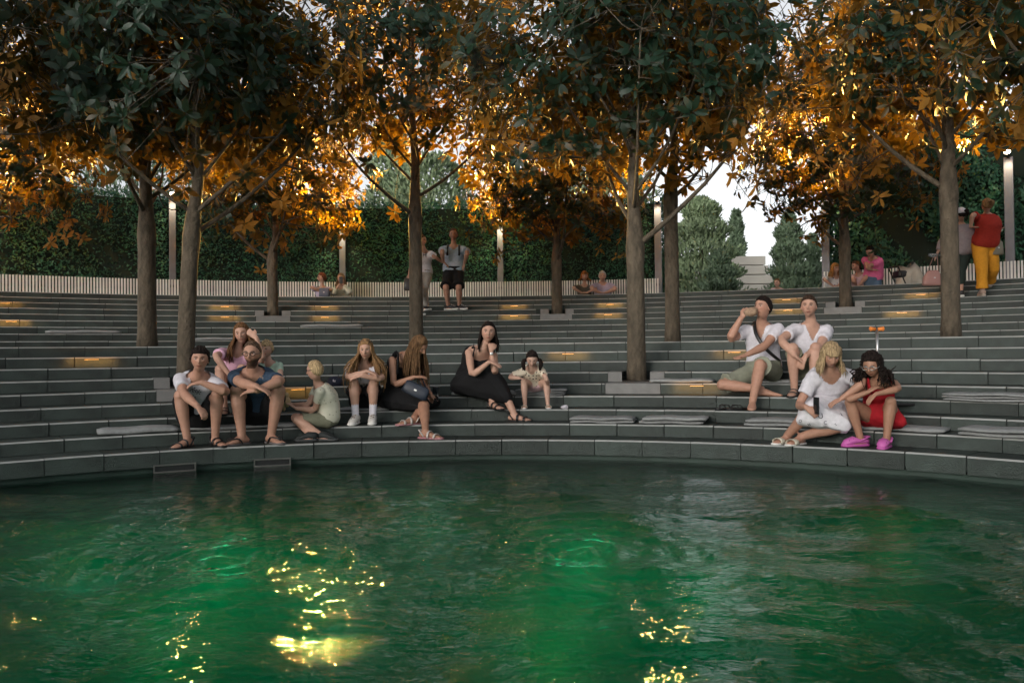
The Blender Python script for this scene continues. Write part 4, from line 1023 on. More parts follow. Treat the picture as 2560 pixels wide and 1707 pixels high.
PRINTD = smat('dark_print', (.03, .035, .06)); PRINTC = smat('cream_print', (.55, .45, .33)); PRINTT = smat('teal_print', (.2, .4, .38))
FF = dict(kind='flipflop', mats=[mat('flip_flop_sole', (.12, .11, .11), .7), M['black']]); FFB = dict(kind='sandal', mats=[M['black'], M['black']])
BOAT = dict(kind='sneaker', mats=[M['white'], mat('canvas_white', (.62, .6, .56), .8), mat('brown_lace', (.2, .12, .08), .8)], sock=.1, sockmat=C_['white'])
DKSH = dict(kind='boat', mats=[mat('dark_sole', (.04, .045, .045), .6), mat('dark_shoe', (.012, .016, .016), .7)])
PKSA = dict(kind='sandal', mats=[mat('pink_sole', (.42, .2, .22), .6), mat('silver_strap', (.5, .45, .42), .35)])
SLW = dict(kind='slide', mats=[M['white'], mat('cream_strap', (.58, .54, .44), .6)]); CROC = dict(kind='croc', mats=[mat('magenta_sole', (.5, .1, .36), .5), mat('magenta_foam', (.55, .12, .4), .5), M['black']])
SNK = dict(kind='sneaker', mats=[M['white'], mat('black_sneaker', (.015, .015, .017), .6), M['white']]); TAN = dict(kind='sneaker', mats=[mat('beige_sole', (.4, .33, .28), .7), mat('beige_shoe', (.35, .25, .2), .8), M['white']])
SK1, SK2, SK3, SK4 = (.43, .235, .165), (.48, .28, .205), (.36, .19, .125), (.52, .325, .25)
BR, DK, BL, GR = (.1, .055, .03), (.018, .012, .01), (.5, .36, .2), (.5, .48, .44)
def T(m_, **k): return dict(kind='shirt', mat=C_[m_], **k)

# ------------------------------------------------------------------ the seated crowd
J1 = person('boy in white T-shirt and black shorts at the left end of the family', 'A', 1.72, (365, 1, .16, .04), (375, 695), (392, 540), (.28, -.02, -.05), .05,
  arms={'R': ((160, 885), (395, 1040, -.44), (465, 1130, -.03), .6), 'L': ((630, 850), (400, 765, -.30), (290, 790, -.02), .5)},
  legs={'R': ((205, 880), (268, 1300, 0), (240, 1385)), 'L': ((545, 870), (540, 1300, 0), (615, 1372))}, skin=SK1, hair=dict(col=DK, thick=.075, front=-.1, mess=.5),
  top=[T('white', name='t_shirt')], bottom=[dict(kind='shorts', mat=C_['black'], len=.86, name='shorts')], shoes=FFB, seed=1)
J2 = person('laughing woman in pink T-shirt hiding her face with one hand', 'A', 1.66, (700, 3, .14, .02), (765, 445), (800, 285), (.15, -.1, .12), .1, female=True,
  arms={'R': ((600, 585), (680, 690, -.28), (720, 740)), 'L': ((985, 470), (945, 330, -.26), (850, 258, .03), .25, (0, 1, 0))},
  legs={'R': ((600, 640), (632, 1010, 2), (645, 1052)), 'L': ((790, 690), (770, 1010, 2), (780, 1052))}, skin=SK2, hair=dict(col=(.17, .085, .04), thick=.06, long=.15, n=110, spread=.3, front=.02, lock=.055, wave=.1),
  top=[T('pink', name='t_shirt')], bottom=[dict(kind='shorts', mat=C_['black'], len=.6)], shoes=FFB, seed=2)
J3 = person('bearded man with glasses in dark blue T-shirt, arms crossed on his knees', 'A', 1.83, (950, 1, .17, .04), (905, 665), (905, 482), (.0, -.08, 0), .0, bulk=1.1,
  arms={'R': ((685, 775), (955, 812, -.44), (1045, 850), .5), 'L': ((1205, 745), (935, 852, -.42), (845, 862), .5)},
  legs={'R': ((755, 840), (802, 1275, 0), (755, 1345)), 'L': ((1165, 830), (1088, 1270, 0), (1160, 1335))}, skin=SK1, hair=dict(col=(.12, .075, .05), thick=.03, front=.2, mess=.1), beard=(.05, .028, .018, .95),
  top=[T('navy', name='t_shirt')], bottom=[dict(kind='shorts', mat=C_['black'], len=.8)], shoes=FF, seed=3)
glasses(J3, M['black'])
J4 = person('small blond child peeking over the bearded man\'s shoulder', 'A', 1.12, (1095, 3, .25, .05), (1068, 565), (1045, 440), (-.15, -.08, 0), .1, hs=1.25,
  arms={'R': ((980, 700), (1020, 780, -.15), (1040, 820)), 'L': ((1185, 720), (1150, 830, -.15), (1130, 860))}, legs={'R': ((1010, 740), (1000, 985, 2), (990, 1030)), 'L': ((1120, 740), (1110, 985, 2), (1115, 1030))},
  skin=SK4, hair=dict(col=BL, thick=.07, front=-.12, mess=.4, fringe=.35), top=[T('mint', name='t_shirt')], bottom=[dict(kind='shorts', mat=C_['grey'])], shoes=DKSH, seed=4)
J5 = person('fair-haired boy with glasses sitting sideways in patterned cream T-shirt', 'A', 1.32, (1645, 1, .08, .0), (1545, 785), (1518, 650), (-1.85, -.05, .0), -1.3, -1.15, hs=1.12,
  arms={'L': ((1530, 1040), (1330, 1020, .02), (1250, 965), .4), 'R': ((1440, 1000), (1310, 985, -.05), (1235, 950), .4)},
  legs={'L': ((1300, 1130), (1590, 1245, 0), (1720, 1265)), 'R': ((1245, 1085), (1480, 1262, 0), (1330, 1285))}, skin=SK2, hair=dict(col=BL, thick=.05, mess=.15, front=0),
  top=[T('pattern', name='t_shirt', loose=.014)], bottom=[dict(kind='shorts', mat=C_['khaki'], len=.85)], shoes=DKSH, seed=5)
glasses(J5, M['black'])
J6 = person('girl with long fair hair, white socks and arms folded on her knees', 'B', 1.54, (345, 2, .14, .03), (345, 565), (358, 432), (.05, -.1, .03), .0, female=True, hs=1.04,
  arms={'R': ((160, 705), (375, 635, -.34), (430, 655), .4), 'L': ((495, 700), (315, 682, -.36), (280, 690), .4)},
  legs={'R': ((243, 742), (262, 1055, 1), (255, 1155)), 'L': ((440, 735), (425, 1055, 1), (435, 1150))}, skin=SK2, hair=dict(col=(.3, .17, .08), thick=.07, long=.235, n=150, spread=.6, wave=.3, lock=.055),
  top=[T('white', name='t_shirt')], bottom=[dict(kind='shorts', mat=C_['black'], len=.62, flare=.02)], shoes=BOAT, seed=6)
g_ = glasses(J6, M['black']); g_.location = Vector(J6['hu']*J6['Hd']*.40-J6['hf']*J6['Hd']*.16); g_.name = 'sunglasses'
J7 = person('woman in black dress bending over her phone, long streaked hair hanging down', 'B', 1.68, (665, 2, .1, .03), (735, 480), (862, 392), (1.0, -.65, .1), .6, .35, female=True,
  arms={'R': ((640, 748), (820, 690, -.18), (905, 688), .5), 'L': ((905, 735), (958, 832, -.2), (1005, 862), .5)},
  legs={'L': ((960, 905), (925, 1198, 0), (1070, 1260)), 'R': ((830, 930), (815, 1080, 1), (728, 1122))}, skin=SK3, hair=dict(col=(.16, .09, .045), thick=.06, long=.2, n=150, spread=.25, dir=(-.05, -.05, 0), lock=.045, a0=2.8),
  top=[dict(kind='tank', mat=C_['black'], wide=True, name='dress_top')], bottom=[dict(kind='skirt', mat=C_['black'], len=.86, name='dress_skirt', extra=[lambda J: at_z(1110, 1000, .32)])], shoes=PKSA, seed=7, bend=.035)
J8 = person('dark-haired woman in long black dress resting her chin on her hand', 'B', 1.70, (1345, 3, -.03, .05), (1475, 425), (1520, 265), (.05, -.02, -.04), .25, .4, female=True,
  arms={'R': ((1385, 652), (1535, 545, -.22), (1650, 590, -.03), .3), 'L': ((1570, 585), (1548, 450, -.22), (1552, 352, .05), 1.2, (0, 1, .3))},
  legs={'L': ((1612, 600), (1768, 1012, 1, .32), (1880, 1085)), 'R': ((1500, 650), (1560, 965, 2), (1610, 990))}, skin=SK2, hair=dict(col=DK, thick=.05, long=.1, n=110, spread=.1, lock=.05, wave=.1, front=.04, a0=1.9),
  top=[dict(kind='tank', mat=C_['black'], name='dress_top')], bottom=[dict(kind='skirt', mat=C_['black'], len=1.5, fl=1.05, name='dress_skirt')], shoes=FFB, seed=8)
slab(J8, 'wristwatch', J8['WR'][1]+norm(J8['EL'][1]-J8['WR'][1])*.025-np.array([0, .022, 0]), (.034, .012, .03), None, M['steel'])
J9 = person('toddler with dark pigtails and spotted top looking down', 'B', 1.02, (1965, 3, .06, .07), (1930, 612), (1935, 518), (.02, -.5, 0), .0, hs=1.36, bulk=1.12,
  arms={'R': ((1790, 668), (1815, 702, -.2), (1860, 712), .6), 'L': ((2062, 690), (2085, 775, -.06), (2105, 815), .3)},
  legs={'R': ((1860, 735), (1868, 922, 2), (1862, 992)), 'L': ((2065, 700), (2085, 912, 2), (2088, 982))}, skin=SK4, hair=dict(col=DK, thick=.05, pig=.13, mess=.2),
  top=[dict(kind='shirt', mat=C_['dots'], name='blouse', sleeve=.7, flare=.004, loose=.016, off=.014)], bottom=[dict(kind='shorts', mat=C_['pinkstripe'], len=.5)], shoes=SLW, seed=9)
J10 = person('man in white polo with a cross strap biting into a snack', 'C', 1.80, (580, 4, .06, .04), (555, 352), (572, 232), (-.95, .12, 0), -.5, -.35,
  arms={'R': ((280, 512), (385, 320, -.22), (440, 255, -.02), .8, (.6, .8, 0)), 'L': ((628, 598), (380, 680, -.34), (255, 705, 0), .25, (0, -.3, 1))},
  legs={'L': ((540, 690), (480, 1038, 2), (455, 1100)), 'R': ((185, 900), (570, 955, 3), (670, 978))}, skin=SK1, hair=dict(col=DK, thick=.05, mess=.2, front=-.04),
  top=[T('white', name='polo_shirt', neck=(.1, .04), vexp=1.0)], bottom=[dict(kind='shorts', mat=C_['sage'], len=.9, flare=.015)], seed=10)
J11 = person('man in white V-neck shirt looking left, forearms on his knees', 'C', 1.78, (955, 4, .17, .04), (985, 332), (962, 222), (-.45, .0, 0), -.05,
  arms={'R': ((738, 522), (848, 650, -.36), (905, 695), .4), 'L': ((1065, 582), (925, 655, -.36), (888, 748), .4)},
  legs={'R': ((825, 560), (838, 902, 3), (815, 962)), 'L': ((1010, 590), (1000, 902, 3), (1005, 965))}, skin=SK2, hair=dict(col=(.05, .03, .02), thick=.04, mess=.12, front=.0),
  top=[T('white', name='v_neck_shirt', neck=(.105, .05), vexp=1.0)], bottom=[dict(kind='shorts', mat=C_['khaki'], len=.85)], shoes=FFB, seed=11)
J12 = person('blonde woman in white top and printed white skirt looking down', 'C', 1.63, (1115, 1, .1, .06), (1140, 768), (1150, 640), (-.1, -.42, 0), -.05, -.2, female=True, bulk=1.12,
  arms={'R': ((918, 988), (940, 1082, -.28), (1008, 1135, -.03), .7, (0, 1, 0)), 'L': ((1348, 942), (1240, 1010, -.22), (1180, 1040), .4)},
  legs={'L': ((1270, 1215), (885, 1335, 0), (830, 1368)), 'R': ((930, 1165), (775, 1315, 0), (715, 1358))}, skin=SK1, hair=dict(col=(.42, .3, .17), thick=.1, long=.07, n=110, spread=.14, fringe=.25, mess=.25, lock=.06, wave=.04),
  top=[T('white', name='blouse', sleeve=.6, loose=.012, neck=(.06, .06), vexp=.6)], bottom=[dict(kind='skirt', mat=C_['skirt'], len=1.0, fl=1.15, name='skirt', wr=.006, er=.05, extra=[lambda J, x=x, y=y, d=d: at_y(1740+x/3.408, 700+y/3.408, J['P0'][1]+d) for x, y, d in ((905, 1120, -.2), (895, 1200, -.3), (1270, 1215, -.3), (1265, 1080, -.1), (1080, 1215, -.42), (1200, 1215, -.42))])], shoes=SLW, seed=12)
J13 = person('girl in red dress with glasses and pink clogs', 'C', 1.42, (1575, 1, .1, .05), (1560, 842), (1498, 722), (-.7, -.35, 0), -.2, -.1, female=True, hs=1.12,
  arms={'R': ((1362, 978), (1470, 952, -.22), (1515, 922), .5), 'L': ((1718, 930), (1530, 972, -.32), (1462, 1035), .6)},
  legs={'R': ((1315, 1005), (1405, 1322, 0), (1285, 1378)), 'L': ((1655, 1005), (1622, 1325, 0), (1590, 1405))}, skin=SK3, hair=dict(col=DK, thick=.11, long=.085, n=170, spread=.24, wave=.55, mess=.5, lock=.06),
  top=[dict(kind='tank', mat=C_['red'], wide=True, name='dress_top', t1=.86)], bottom=[dict(kind='skirt', mat=C_['red'], len=.28, fl=1.0, name='dress_skirt', wr=.008, extra=[lambda J: at_z(2250, 1055, .22)], er=.07)], shoes=CROC, seed=13)
glasses(J13, M['steel'])

# ------------------------------------------------------------------ walkers and people by the hedge
WK = 'people walking on the steps'; VB = .0155
J14 = person('walker in white T-shirt half hidden by the slim trunk', 'D', 1.66, (470, 880, RAD[14]+.15), (485, 400), (440, 300), (1.0, 0, 0), .5, standing=True, vox=VB, eyes=False, group=WK, female=True,
  arms={'L': ((650, 620), (755, 700, -.1), (800, 705)), 'R': ((295, 740), (255, 880, -.05), (230, 930))}, legs={'L': ((490, 1080), (505, 1290, 14), (545, 1325)), 'R': ((430, 1080), (415, 1370, 13), (440, 1420))},
  skin=SK1, hair=dict(col=BR, thick=.05, tail=.2), top=[T('white', name='t_shirt', loose=.02, sleeve=.8, flare=.01, off=.016)], bottom=[dict(kind='pants', mat=C_['greige'], len=1.9, flare=.01)], shoes=SNK, seed=14)
J15 = person('man in pale blue T-shirt and black shorts walking down the steps', 'D', 1.83, (930, 845, RAD[14]+.12), (930, 300), (928, 180), (0, 0, 0), 0, standing=True, vox=VB, group=WK,
  arms={'R': ((752, 580), (775, 700, -.12), (800, 720)), 'L': ((1140, 530), (1092, 720, -.12), (1072, 785), .6)}, legs={'R': ((815, 1060), (850, 1312, 14), (915, 1392)), 'L': ((1010, 1085), (1015, 1335, 14), (1062, 1400))},
  skin=SK1, hair=dict(col=BR, thick=.05), top=[T('blue', name='t_shirt', loose=.02, t0=-.1, sleeve=.85, flare=.012, off=.016)], bottom=[dict(kind='shorts', mat=C_['black'], len=.92, flare=.02, off=.02)], shoes=SNK, seed=15)
for s in (-1, 1):
    mb = MB(); c = J15['NK']+J15['lsh']*s*.12-J15['spine']*.01; mb.loft(smoothpath([c-J15['spine']*.2+J15['fsh']*.135, c-J15['spine']*.07+J15['fsh']*.125, c+J15['spine']*.02+J15['fsh']*.02, c-J15['fsh']*.1-J15['spine']*.05], 10), .02, .006, n=6, lat=J15['lsh']); mb.build('backpack_strap', M['black'], J15['root'])
BN = 'people sitting by the hedge'
def sitter(label, crop, px, neck, head, look, ys, top, hair, skin=SK2, bottom='grey', arms=None, female=False, h=1.68, seed=0, pose=None, bulk=1.0):
    return person(label, crop, h, (px, -1, .14, 0), neck, head, look, ys, vox=VB, eyes=False, group=BN, arms=arms, skin=skin, hair=hair, top=top, bottom=[dict(kind='pants', mat=C_[bottom], len=1.85)], female=female, seed=seed, bulk=bulk)
sitter('woman in lilac shirt with short auburn hair sitting left on the long bench', 'E', 132, (133, 205), (130, 160), (-1.0, 0, 0), -.1, [T('lilac', name='shirt')], dict(col=(.16, .06, .03), thick=.08, mess=.4), bottom='jeans', arms={'R': ((88, 245), (120, 262, -.2), (150, 255)), 'L': ((185, 248), (130, 240, -.25), (100, 235))}, female=True, h=1.62, seed=16)
J17 = sitter('woman in white jumper on the long bench holding up a phone', 'E', 272, (272, 208), (272, 163), (0, 0, 0), 0, [T('offwhite', name='jumper', sleeve=1.85, loose=.02)], dict(col=(.3, .17, .09), thick=.05, long=.13, n=34, spread=.2), bottom='black', arms={'R': ((222, 262), (262, 205, -.3), (266, 188)), 'L': ((330, 262), (286, 205, -.3), (282, 188))}, female=True, h=1.64, seed=17)
sitter('red-haired woman in dark shirt on the bench right of the middle', 'E', 2060, (2060, 190), (2062, 143), (.05, 0, 0), 0, [T('olive', name='shirt', sleeve=.7)], dict(col=(.35, .13, .03), thick=.09, long=.04, n=24, fringe=.3), bottom='pinkstripe', arms={'R': ((2000, 250), (2040, 270, -.2), (2070, 268)), 'L': ((2120, 252), (2080, 268, -.2), (2050, 268))}, female=True, h=1.62, seed=18)
sitter('white-haired man in grey-blue shirt on the bench right of the middle', 'E', 2195, (2195, 192), (2193, 148), (-.05, 0, 0), 0, [T('lilac', name='shirt', sleeve=.7)], dict(col=GR, thick=.06), bottom='grey', arms={'R': ((2140, 255), (2180, 270, -.2), (2205, 268)), 'L': ((2258, 255), (2215, 270, -.2), (2190, 268))}, h=1.7, seed=19, bulk=1.12)
sitter('woman with orange-blonde hair in floral white top by the right post', 'F', 365, (368, 1035), (368, 970), (.3, -.1, 0), .1, [T('floral', name='blouse', sleeve=.8)], dict(col=(.42, .2, .06), thick=.07, long=.1, n=34, spread=.2, fringe=.3), bottom='white', female=True, h=1.62, seed=20, arms={'R': ((290, 1120), (340, 1150, -.2), (380, 1155)), 'L': ((440, 1120), (400, 1150, -.2), (360, 1155))})
sitter('seated person in pale pink shirt turned left beside the trunk', 'F', 640, (618, 1000), (590, 948), (-1.3, -.1, 0), -.8, [T('pinkstripe', name='shirt', sleeve=.7)], dict(col=BR, thick=.06), bottom='pinkstripe', h=1.66, seed=21, bulk=1.1, arms={'R': ((570, 1100), (590, 1150, -.1), (600, 1160)), 'L': ((660, 1110), (620, 1150, -.1), (600, 1160))})
J22 = person('standing person in bright pink T-shirt and jeans looking down', 'F', 1.62, (762, 1085, 16.45), (758, 850), (738, 795), (-1.0, -.4, 0), -.9, standing=True, vox=VB, eyes=False, group='people standing by the hedge',
  arms={'R': ((700, 940), (745, 985, -.05), (770, 990)), 'L': ((720, 950), (760, 985, -.2), (790, 985))}, legs={'R': ((740, 1240), (745, 1420, Z_PATH), (700, 1430)), 'L': ((790, 1240), (790, 1420, Z_PATH), (750, 1430))}, skin=SK1, hair=dict(col=DK, thick=.07, mess=.4), top=[T('hotpink', name='t_shirt', loose=.02)], bottom=[dict(kind='pants', mat=C_['jeans'], len=1.9)], shoes=SNK, seed=22)
J23 = person('woman in white cap and grey top walking away behind the right trunk', 'F', 1.60, (1690, 800, RAD[14]+.15), (1695, 480), (1690, 400), (3.4, -.05, 0), 3.3, standing=True, vox=VB, eyes=False, group=WK, female=True,
  arms={'L': ((1460, 700), (1420, 850, .05), (1410, 880)), 'R': ((1790, 600), (1800, 560, -.05), (1830, 550))}, legs={'R': ((1690, 1000), (1690, 1225, 14), (1700, 1180)), 'L': ((1600, 1000), (1590, 1225, 14), (1600, 1180))}, skin=SK1, hair=dict(col=DK, thick=.05, tail=.1), top=[T('mauve', name='tunic', t0=-.28, loose=.03, sleeve=1.7)], bottom=[dict(kind='pants', mat=C_['dkgreen'], len=1.6)], shoes=SNK, seed=23)
mb = MB(); x, y, z = HX.T; mb.add(J23['HC']+headshape(J23['Hd'], np.where(z > .02, .07*J23['Hd'], -.05*J23['Hd']))@J23['HAX'], HF)
mb.loft([J23['HC']+J23['hf']*J23['Hd']*.4+J23['hu']*J23['Hd']*.06, J23['HC']+J23['hf']*J23['Hd']*.85-J23['hu']*J23['Hd']*.02], [.075, .05], [.008, .006], lat=J23['hl'], n=10); mb.build('cap', C_['white'], J23['root'])
J24 = person('woman in dark red T-shirt and mustard trousers climbing the steps', 'F', 1.68, (1935, 715, RAD[14]+.1), (1960, 385), (1963, 308), (3.2, .0, 0), 3.2, standing=True, vox=VB, eyes=False, group=WK, female=True, bulk=1.14,
  arms={'L': ((1795, 500), (1790, 545, -.1), (1830, 540)), 'R': ((2075, 530), (2085, 600, .06), (2100, 580))}, legs={'L': ((1905, 950), (1915, 1205, 14), (1930, 1180)), 'R': ((2020, 930), (1985, 1090, ZT[15]+.06, .5), (2010, 1075))},
  skin=SK2, hair=dict(col=(.3, .17, .08), thick=.05, tail=.07), top=[T('darkred', name='t_shirt', loose=.02, sleeve=.7)], bottom=[dict(kind='pants', mat=C_['mustard'], len=1.85, flare=.012, off=.016)], shoes=TAN, seed=24)
person('small child whose head just shows above the top step in the gap', 'F', 1.08, (-239, 1323, 16.6), (-236, 1172), (-239, 1122), (-.8, 0, 0), -.6, standing=True, vox=VB, eyes=False, group='people standing by the hedge', hs=1.25,
  legs={'R': ((-250, 1450), (-250, 1560, Z_PATH), (-270, 1565)), 'L': ((-225, 1450), (-225, 1560, Z_PATH), (-245, 1565))}, skin=SK4, hair=dict(col=(.2, .12, .06), thick=.04), top=[T('pinkstripe', name='t_shirt')], bottom=[dict(kind='shorts', mat=C_['jeans'])], shoes=SNK, seed=25)
bpy.data.scenes.remove(TMP)

# ------------------------------------------------------------------ cushions and mats on the steps
def pad(px0, px1, k, label, n=1, depth=.36, th=.045, dr=.02, soft=.018, dz=0, bend=0, name='seat_cushion'):
    """n flat pads on the tread of step k between two photo columns"""
    a, b = th_at(px0, k, .1), th_at(px1, k, .1); tm = (a+b)/2; R = RAD[k]+dr+depth/2; base = pol(R, tm, ZT[k]+dz); root = None
    wd = abs(b-a)*R; r_ = np.random.RandomState(int(px0)+k)
    for i in range(n):
        lat = np.array([math.cos(tm), -math.sin(tm), 0]); rad = np.array([math.sin(tm), math.cos(tm), 0])
        if n > 1: al = r_.uniform(-.04, .04); c0, s0 = math.cos(al), math.sin(al); lat, rad = lat*c0+rad*s0, rad*c0-lat*s0
        c = base+np.array([0, 0, th*(i+.5)+.001*(i+1)])+lat*r_.uniform(-.02, .02)*(n > 1)+rad*r_.uniform(-.02, .015)*(n > 1)
        nx, ny = 14, 6; V = []; F = []
        for zi, sg in ((0, -1), (1, 1)):
            for j in range(ny+1):
                for q in range(nx+1):
                    u, v = 2*q/nx-1, 2*j/ny-1
                    edge = max(abs(u)**14, abs(v)**8); e2 = 1-edge*.55
                    z = sg*th/2*e2*(1+soft*4*(1-u*u)*(1-v*v))+(.004*math.sin(u*5+i+px0)+bend*u*u*.02)*1.0
                    V.append(c+lat*u*wd/2*(1-.012*abs(v)**6)+rad*v*depth/2*(1-.02*abs(u)**10)+np.array([0, 0, z]))
        m_ = (nx+1)*(ny+1)
        for j in range(ny):
            for q in range(nx):
                p = j*(nx+1)+q; F.append((p, p+nx+1, p+nx+2, p+1)); F.append((m_+p, m_+p+1, m_+p+nx+2, m_+p+nx+1))
        ring_ = [q for q in range(nx+1)]+[j*(nx+1)+nx for j in range(1, ny+1)]+[ny*(nx+1)+q for q in range(nx-1, -1, -1)]+[j*(nx+1) for j in range(ny-1, 0, -1)]
        for x0, x1 in zip(ring_, ring_[1:]+ring_[:1]): F.append((x0, x1, m_+x1, m_+x0))
        o = link(name, mesh(name, np.array(V)-c, F, M['cushion'], True), None, c)
        lb = label if n == 1 else label.replace('#', ['lowest', 'middle', 'topmost'][i if i < n-1 else 2] if n == 3 else ['lower', 'upper'][i])
        tag(o, lb, 'cushion', 'grey cushions on the steps')
pad(245, 447, 1, 'plump grey cushion on the bottom step left of the boy in white', th=.06, soft=.05)
pad(452, 750, 1, 'flat grey cushion under the boy in white and the bearded man', th=.04, depth=.34)
pad(846, 1016, 2, 'thin grey cushion under the girl in white socks', th=.035)
pad(1130, 1290, 3, 'plump grey cushion under the dark-haired woman in long black dress', th=.055, soft=.05)
pad(1284, 1412, 3, '# thin grey mat of the stack under the toddler', n=3, th=.022)
pad(1430, 1587, 1, '# grey mat of the left one of two stacks right of the toddler', n=2, th=.03)
pad(1604, 1762, 1, '# grey mat of the right one of two stacks right of the toddler', n=2, th=.036)
pad(1862, 2090, 1, '# grey mat of the stack under the blonde woman in white', n=2, th=.036)
pad(2100, 2362, 1, 'wide grey cushion under the girl in the red dress', th=.045)
pad(2368, 2640, 3, '# grey mat of the higher stack at the right edge', n=3, th=.024, depth=.4, dr=-.04)
pad(2406, 2680, 1, '# grey mat of the lower stack at the right edge', n=2, th=.036, depth=.42, dr=-.04)
pad(1626, 1782, 4, 'grey mat lit by a warm lamp beside the lower trunk', th=.045)
pad(1840, 2060, 4, 'grey cushion under the two men in white', th=.04)
pad(114, 303, 10, 'long pale cushion high on the steps at the left', th=.06, depth=.38, dr=0)
pad(751, 907, 11, 'long pale cushion on the upper steps above the girl in white socks', th=.055, depth=.38, dr=0)
pad(486, 590, 9, 'pale cushion on the upper steps behind the woman in pink', th=.055, depth=.38, dr=0)

# ------------------------------------------------------------------ small things
def thing1(name, mb, mats, label, cat, group=None, base=None, smooth=True):
    V = np.array(mb.V); b = np.array([V[:, 0].mean(), V[:, 1].mean(), V[:, 2].min()]) if base is None else base
    o = mb.build(name, mats, None, b, smooth); tag(o, label, cat, group); return o
# phones
def phone(c, ax, label, m_=None):
    root = empty('phone', c, label, 'phone'); mb = MB(); mb.box(c, (.074, .009, .15), ax, bev=.003); mb.build('case', M['black'], root, smooth=False)
    mb = MB(); mb.box(c+ax[1]*-.0052, (.068, .0012, .142), ax); mb.build('screen', M['glass'], root, smooth=False)
def axes(lat, f, u): f = norm(f); u = norm(np.asarray(u)-f*(np.asarray(u)@f)); return np.array([np.cross(u, -f) if lat is None else lat, f, u])
ax = axes(None, np.array([.2, 1, .1]), np.array([.1, 0, 1.])); c7 = J7['TIP'][1]+np.array([.02, -.03, .02]); phone(c7, ax, 'black phone in the hand of the woman bending forward')
c12 = J12['WR'][-1]+norm(J12['TIP'][-1]-J12['WR'][-1])*.07+np.array([.02, -.03, .06]); phone(c12, axes(None, np.array([1, .3, 0]), np.array([.1, 0, 1.])), 'dark phone held upright by the blonde woman in white')
c17 = (J17['WR'][1]+J17['WR'][-1])/2+np.array([0, -.04, .08]); phone(c17, axes(None, np.array([0, -1., 0]), np.array([0, 0, 1.])), 'black phone held up by the woman in the white jumper')
# snack in a paper wrap
mb = MB(); c = J10['WR'][-1]*.35+J10['TIP'][-1]*.65; mo = J10['HC']+J10['hf']*J10['Hd']*.5-J10['hu']*J10['Hd']*.26; c = (c+mo)/2; r_ = np.random.RandomState(4)
d = norm(mo-c); mb.loft([c-d*.07, c-d*.05, c, c+d*.05, c+d*.075], [.02, .04, .05, .046, .02], n=12)
V = np.array(mb.V); V += r_.normal(0, .004, V.shape); mb.V = [tuple(v) for v in V]
thing1('wrapped_snack', mb, mat('brown_paper', (.3, .2, .13), .8, noise=.4, nscale=40), 'brown paper-wrapped snack at the mouth of the man in the polo', 'food')
# cross strap and pouch of the man in the polo
mb = MB(); a = J10['NK']+J10['lsh']*-.07; P = smoothpath([a-J10['fsh']*.08, a+J10['spine']*.02+J10['fsh']*.02, a-J10['spine']*.12+J10['fsh']*.155+J10['lsh']*.04, J10['P0']+J10['spine']*.26+J10['fsh']*.185+J10['lsh']*.07, J10['P0']+J10['spine']*.13+J10['lsh']*.18+J10['fsh']*.09, J10['P0']+J10['spine']*.12+J10['lsh']*.16-J10['fsh']*.08], 20)
mb.loft(P, .019, .005, n=6, lat=J10['spine']*.3+J10['lsh'])
thing1('shoulder_strap', mb, M['black'], 'black cross-body strap over the white polo of the man eating', 'strap')
# navy handbag of the bending woman
def bag(c, w_, h_, d_, ax, m_, label, handle=None, hm=None, taper=.8, name='handbag'):
    root = empty(name, c-ax[2]*h_/2, label, 'bag'); mb = MB()
    mb.loft([c-ax[2]*h_/2, c-ax[2]*h_*.44, c, c+ax[2]*h_*.4, c+ax[2]*h_/2], np.array([.42, .5, .48, .45*taper/.8, .36*taper/.8])*w_, np.array([.4, .5, .48, .3, .16])*d_, lat=ax[0], n=20, e=3.2); mb.build('bag_body', m_, root)
    if handle is not None: mb = MB(); mb.loft(smoothpath(handle, 14), .008, .004, n=6); mb.build('strap', hm or m_, root)
    mb = MB(); mb.box(c+ax[1]*-d_*.5, (.03, .008, .018), ax, bev=.002); mb.build('clasp', M['steel'], root, smooth=False)
I3 = np.eye(3)
c = at_y(1040, 975, J7['P0'][1]-.34); axb = np.array([norm([.9, -.1, -.42]), [0, 1., 0], norm([.42, 0, .9])]); axb[1] = np.cross(axb[2], axb[0])
bag(c, .3, .14, .07, axb, mat('navy_leather', (.01, .016, .03), .5, noise=.3), 'navy cross-body bag on the lap of the bending woman', [c+axb[0]*.1+axb[2]*.07, J7['WR'][1]+np.array([-.05, 0, .08]), J7['NK']+J7['lsh']*.05+J7['fsh']*.09, J7['NK']-J7['lsh']*.06])
# flip-flops off the feet
def loose_flipflop(px, k, dr, yaw, label):
    p = col_R(px, RAD[k]+dr, ZT[k]); p[2] = ZT[k]; td = np.array([math.sin(yaw), -math.cos(yaw), 0]); ld = np.cross(td, [0, 0, 1.]); ft = lambda f, z, l=0: p+td*f+np.array([0, 0, z])+ld*l
    root = empty('flip_flop', p, label, 'flip-flop', 'flip-flops left on the step'); mb = MB(); mb.loft([ft(-.13, .011), ft(-.09, .011), ft(0, .011), ft(.08, .011), ft(.125, .011), ft(.145, .012)], [.02, .036, .036, .048, .04, .015], [.01]*6, lat=ld, n=12, e=3); mb.build('sole', M['black'], root)
    mb = MB()
    for q in (-1, 1): mb.loft(smoothpath([ft(.09, .02), ft(.06, .05, q*.02), ft(.0, .05, q*.036), ft(-.03, .012, q*.038)], 7), .008, .005, n=6)
    mb.build('strap', M['darkmetal'], root)
loose_flipflop(1815, 2, .16, -1.1, 'left one of two black flip-flops beside the bare foot')
loose_flipflop(1846, 2, .13, -1.25, 'right one of two black flip-flops beside the bare foot')
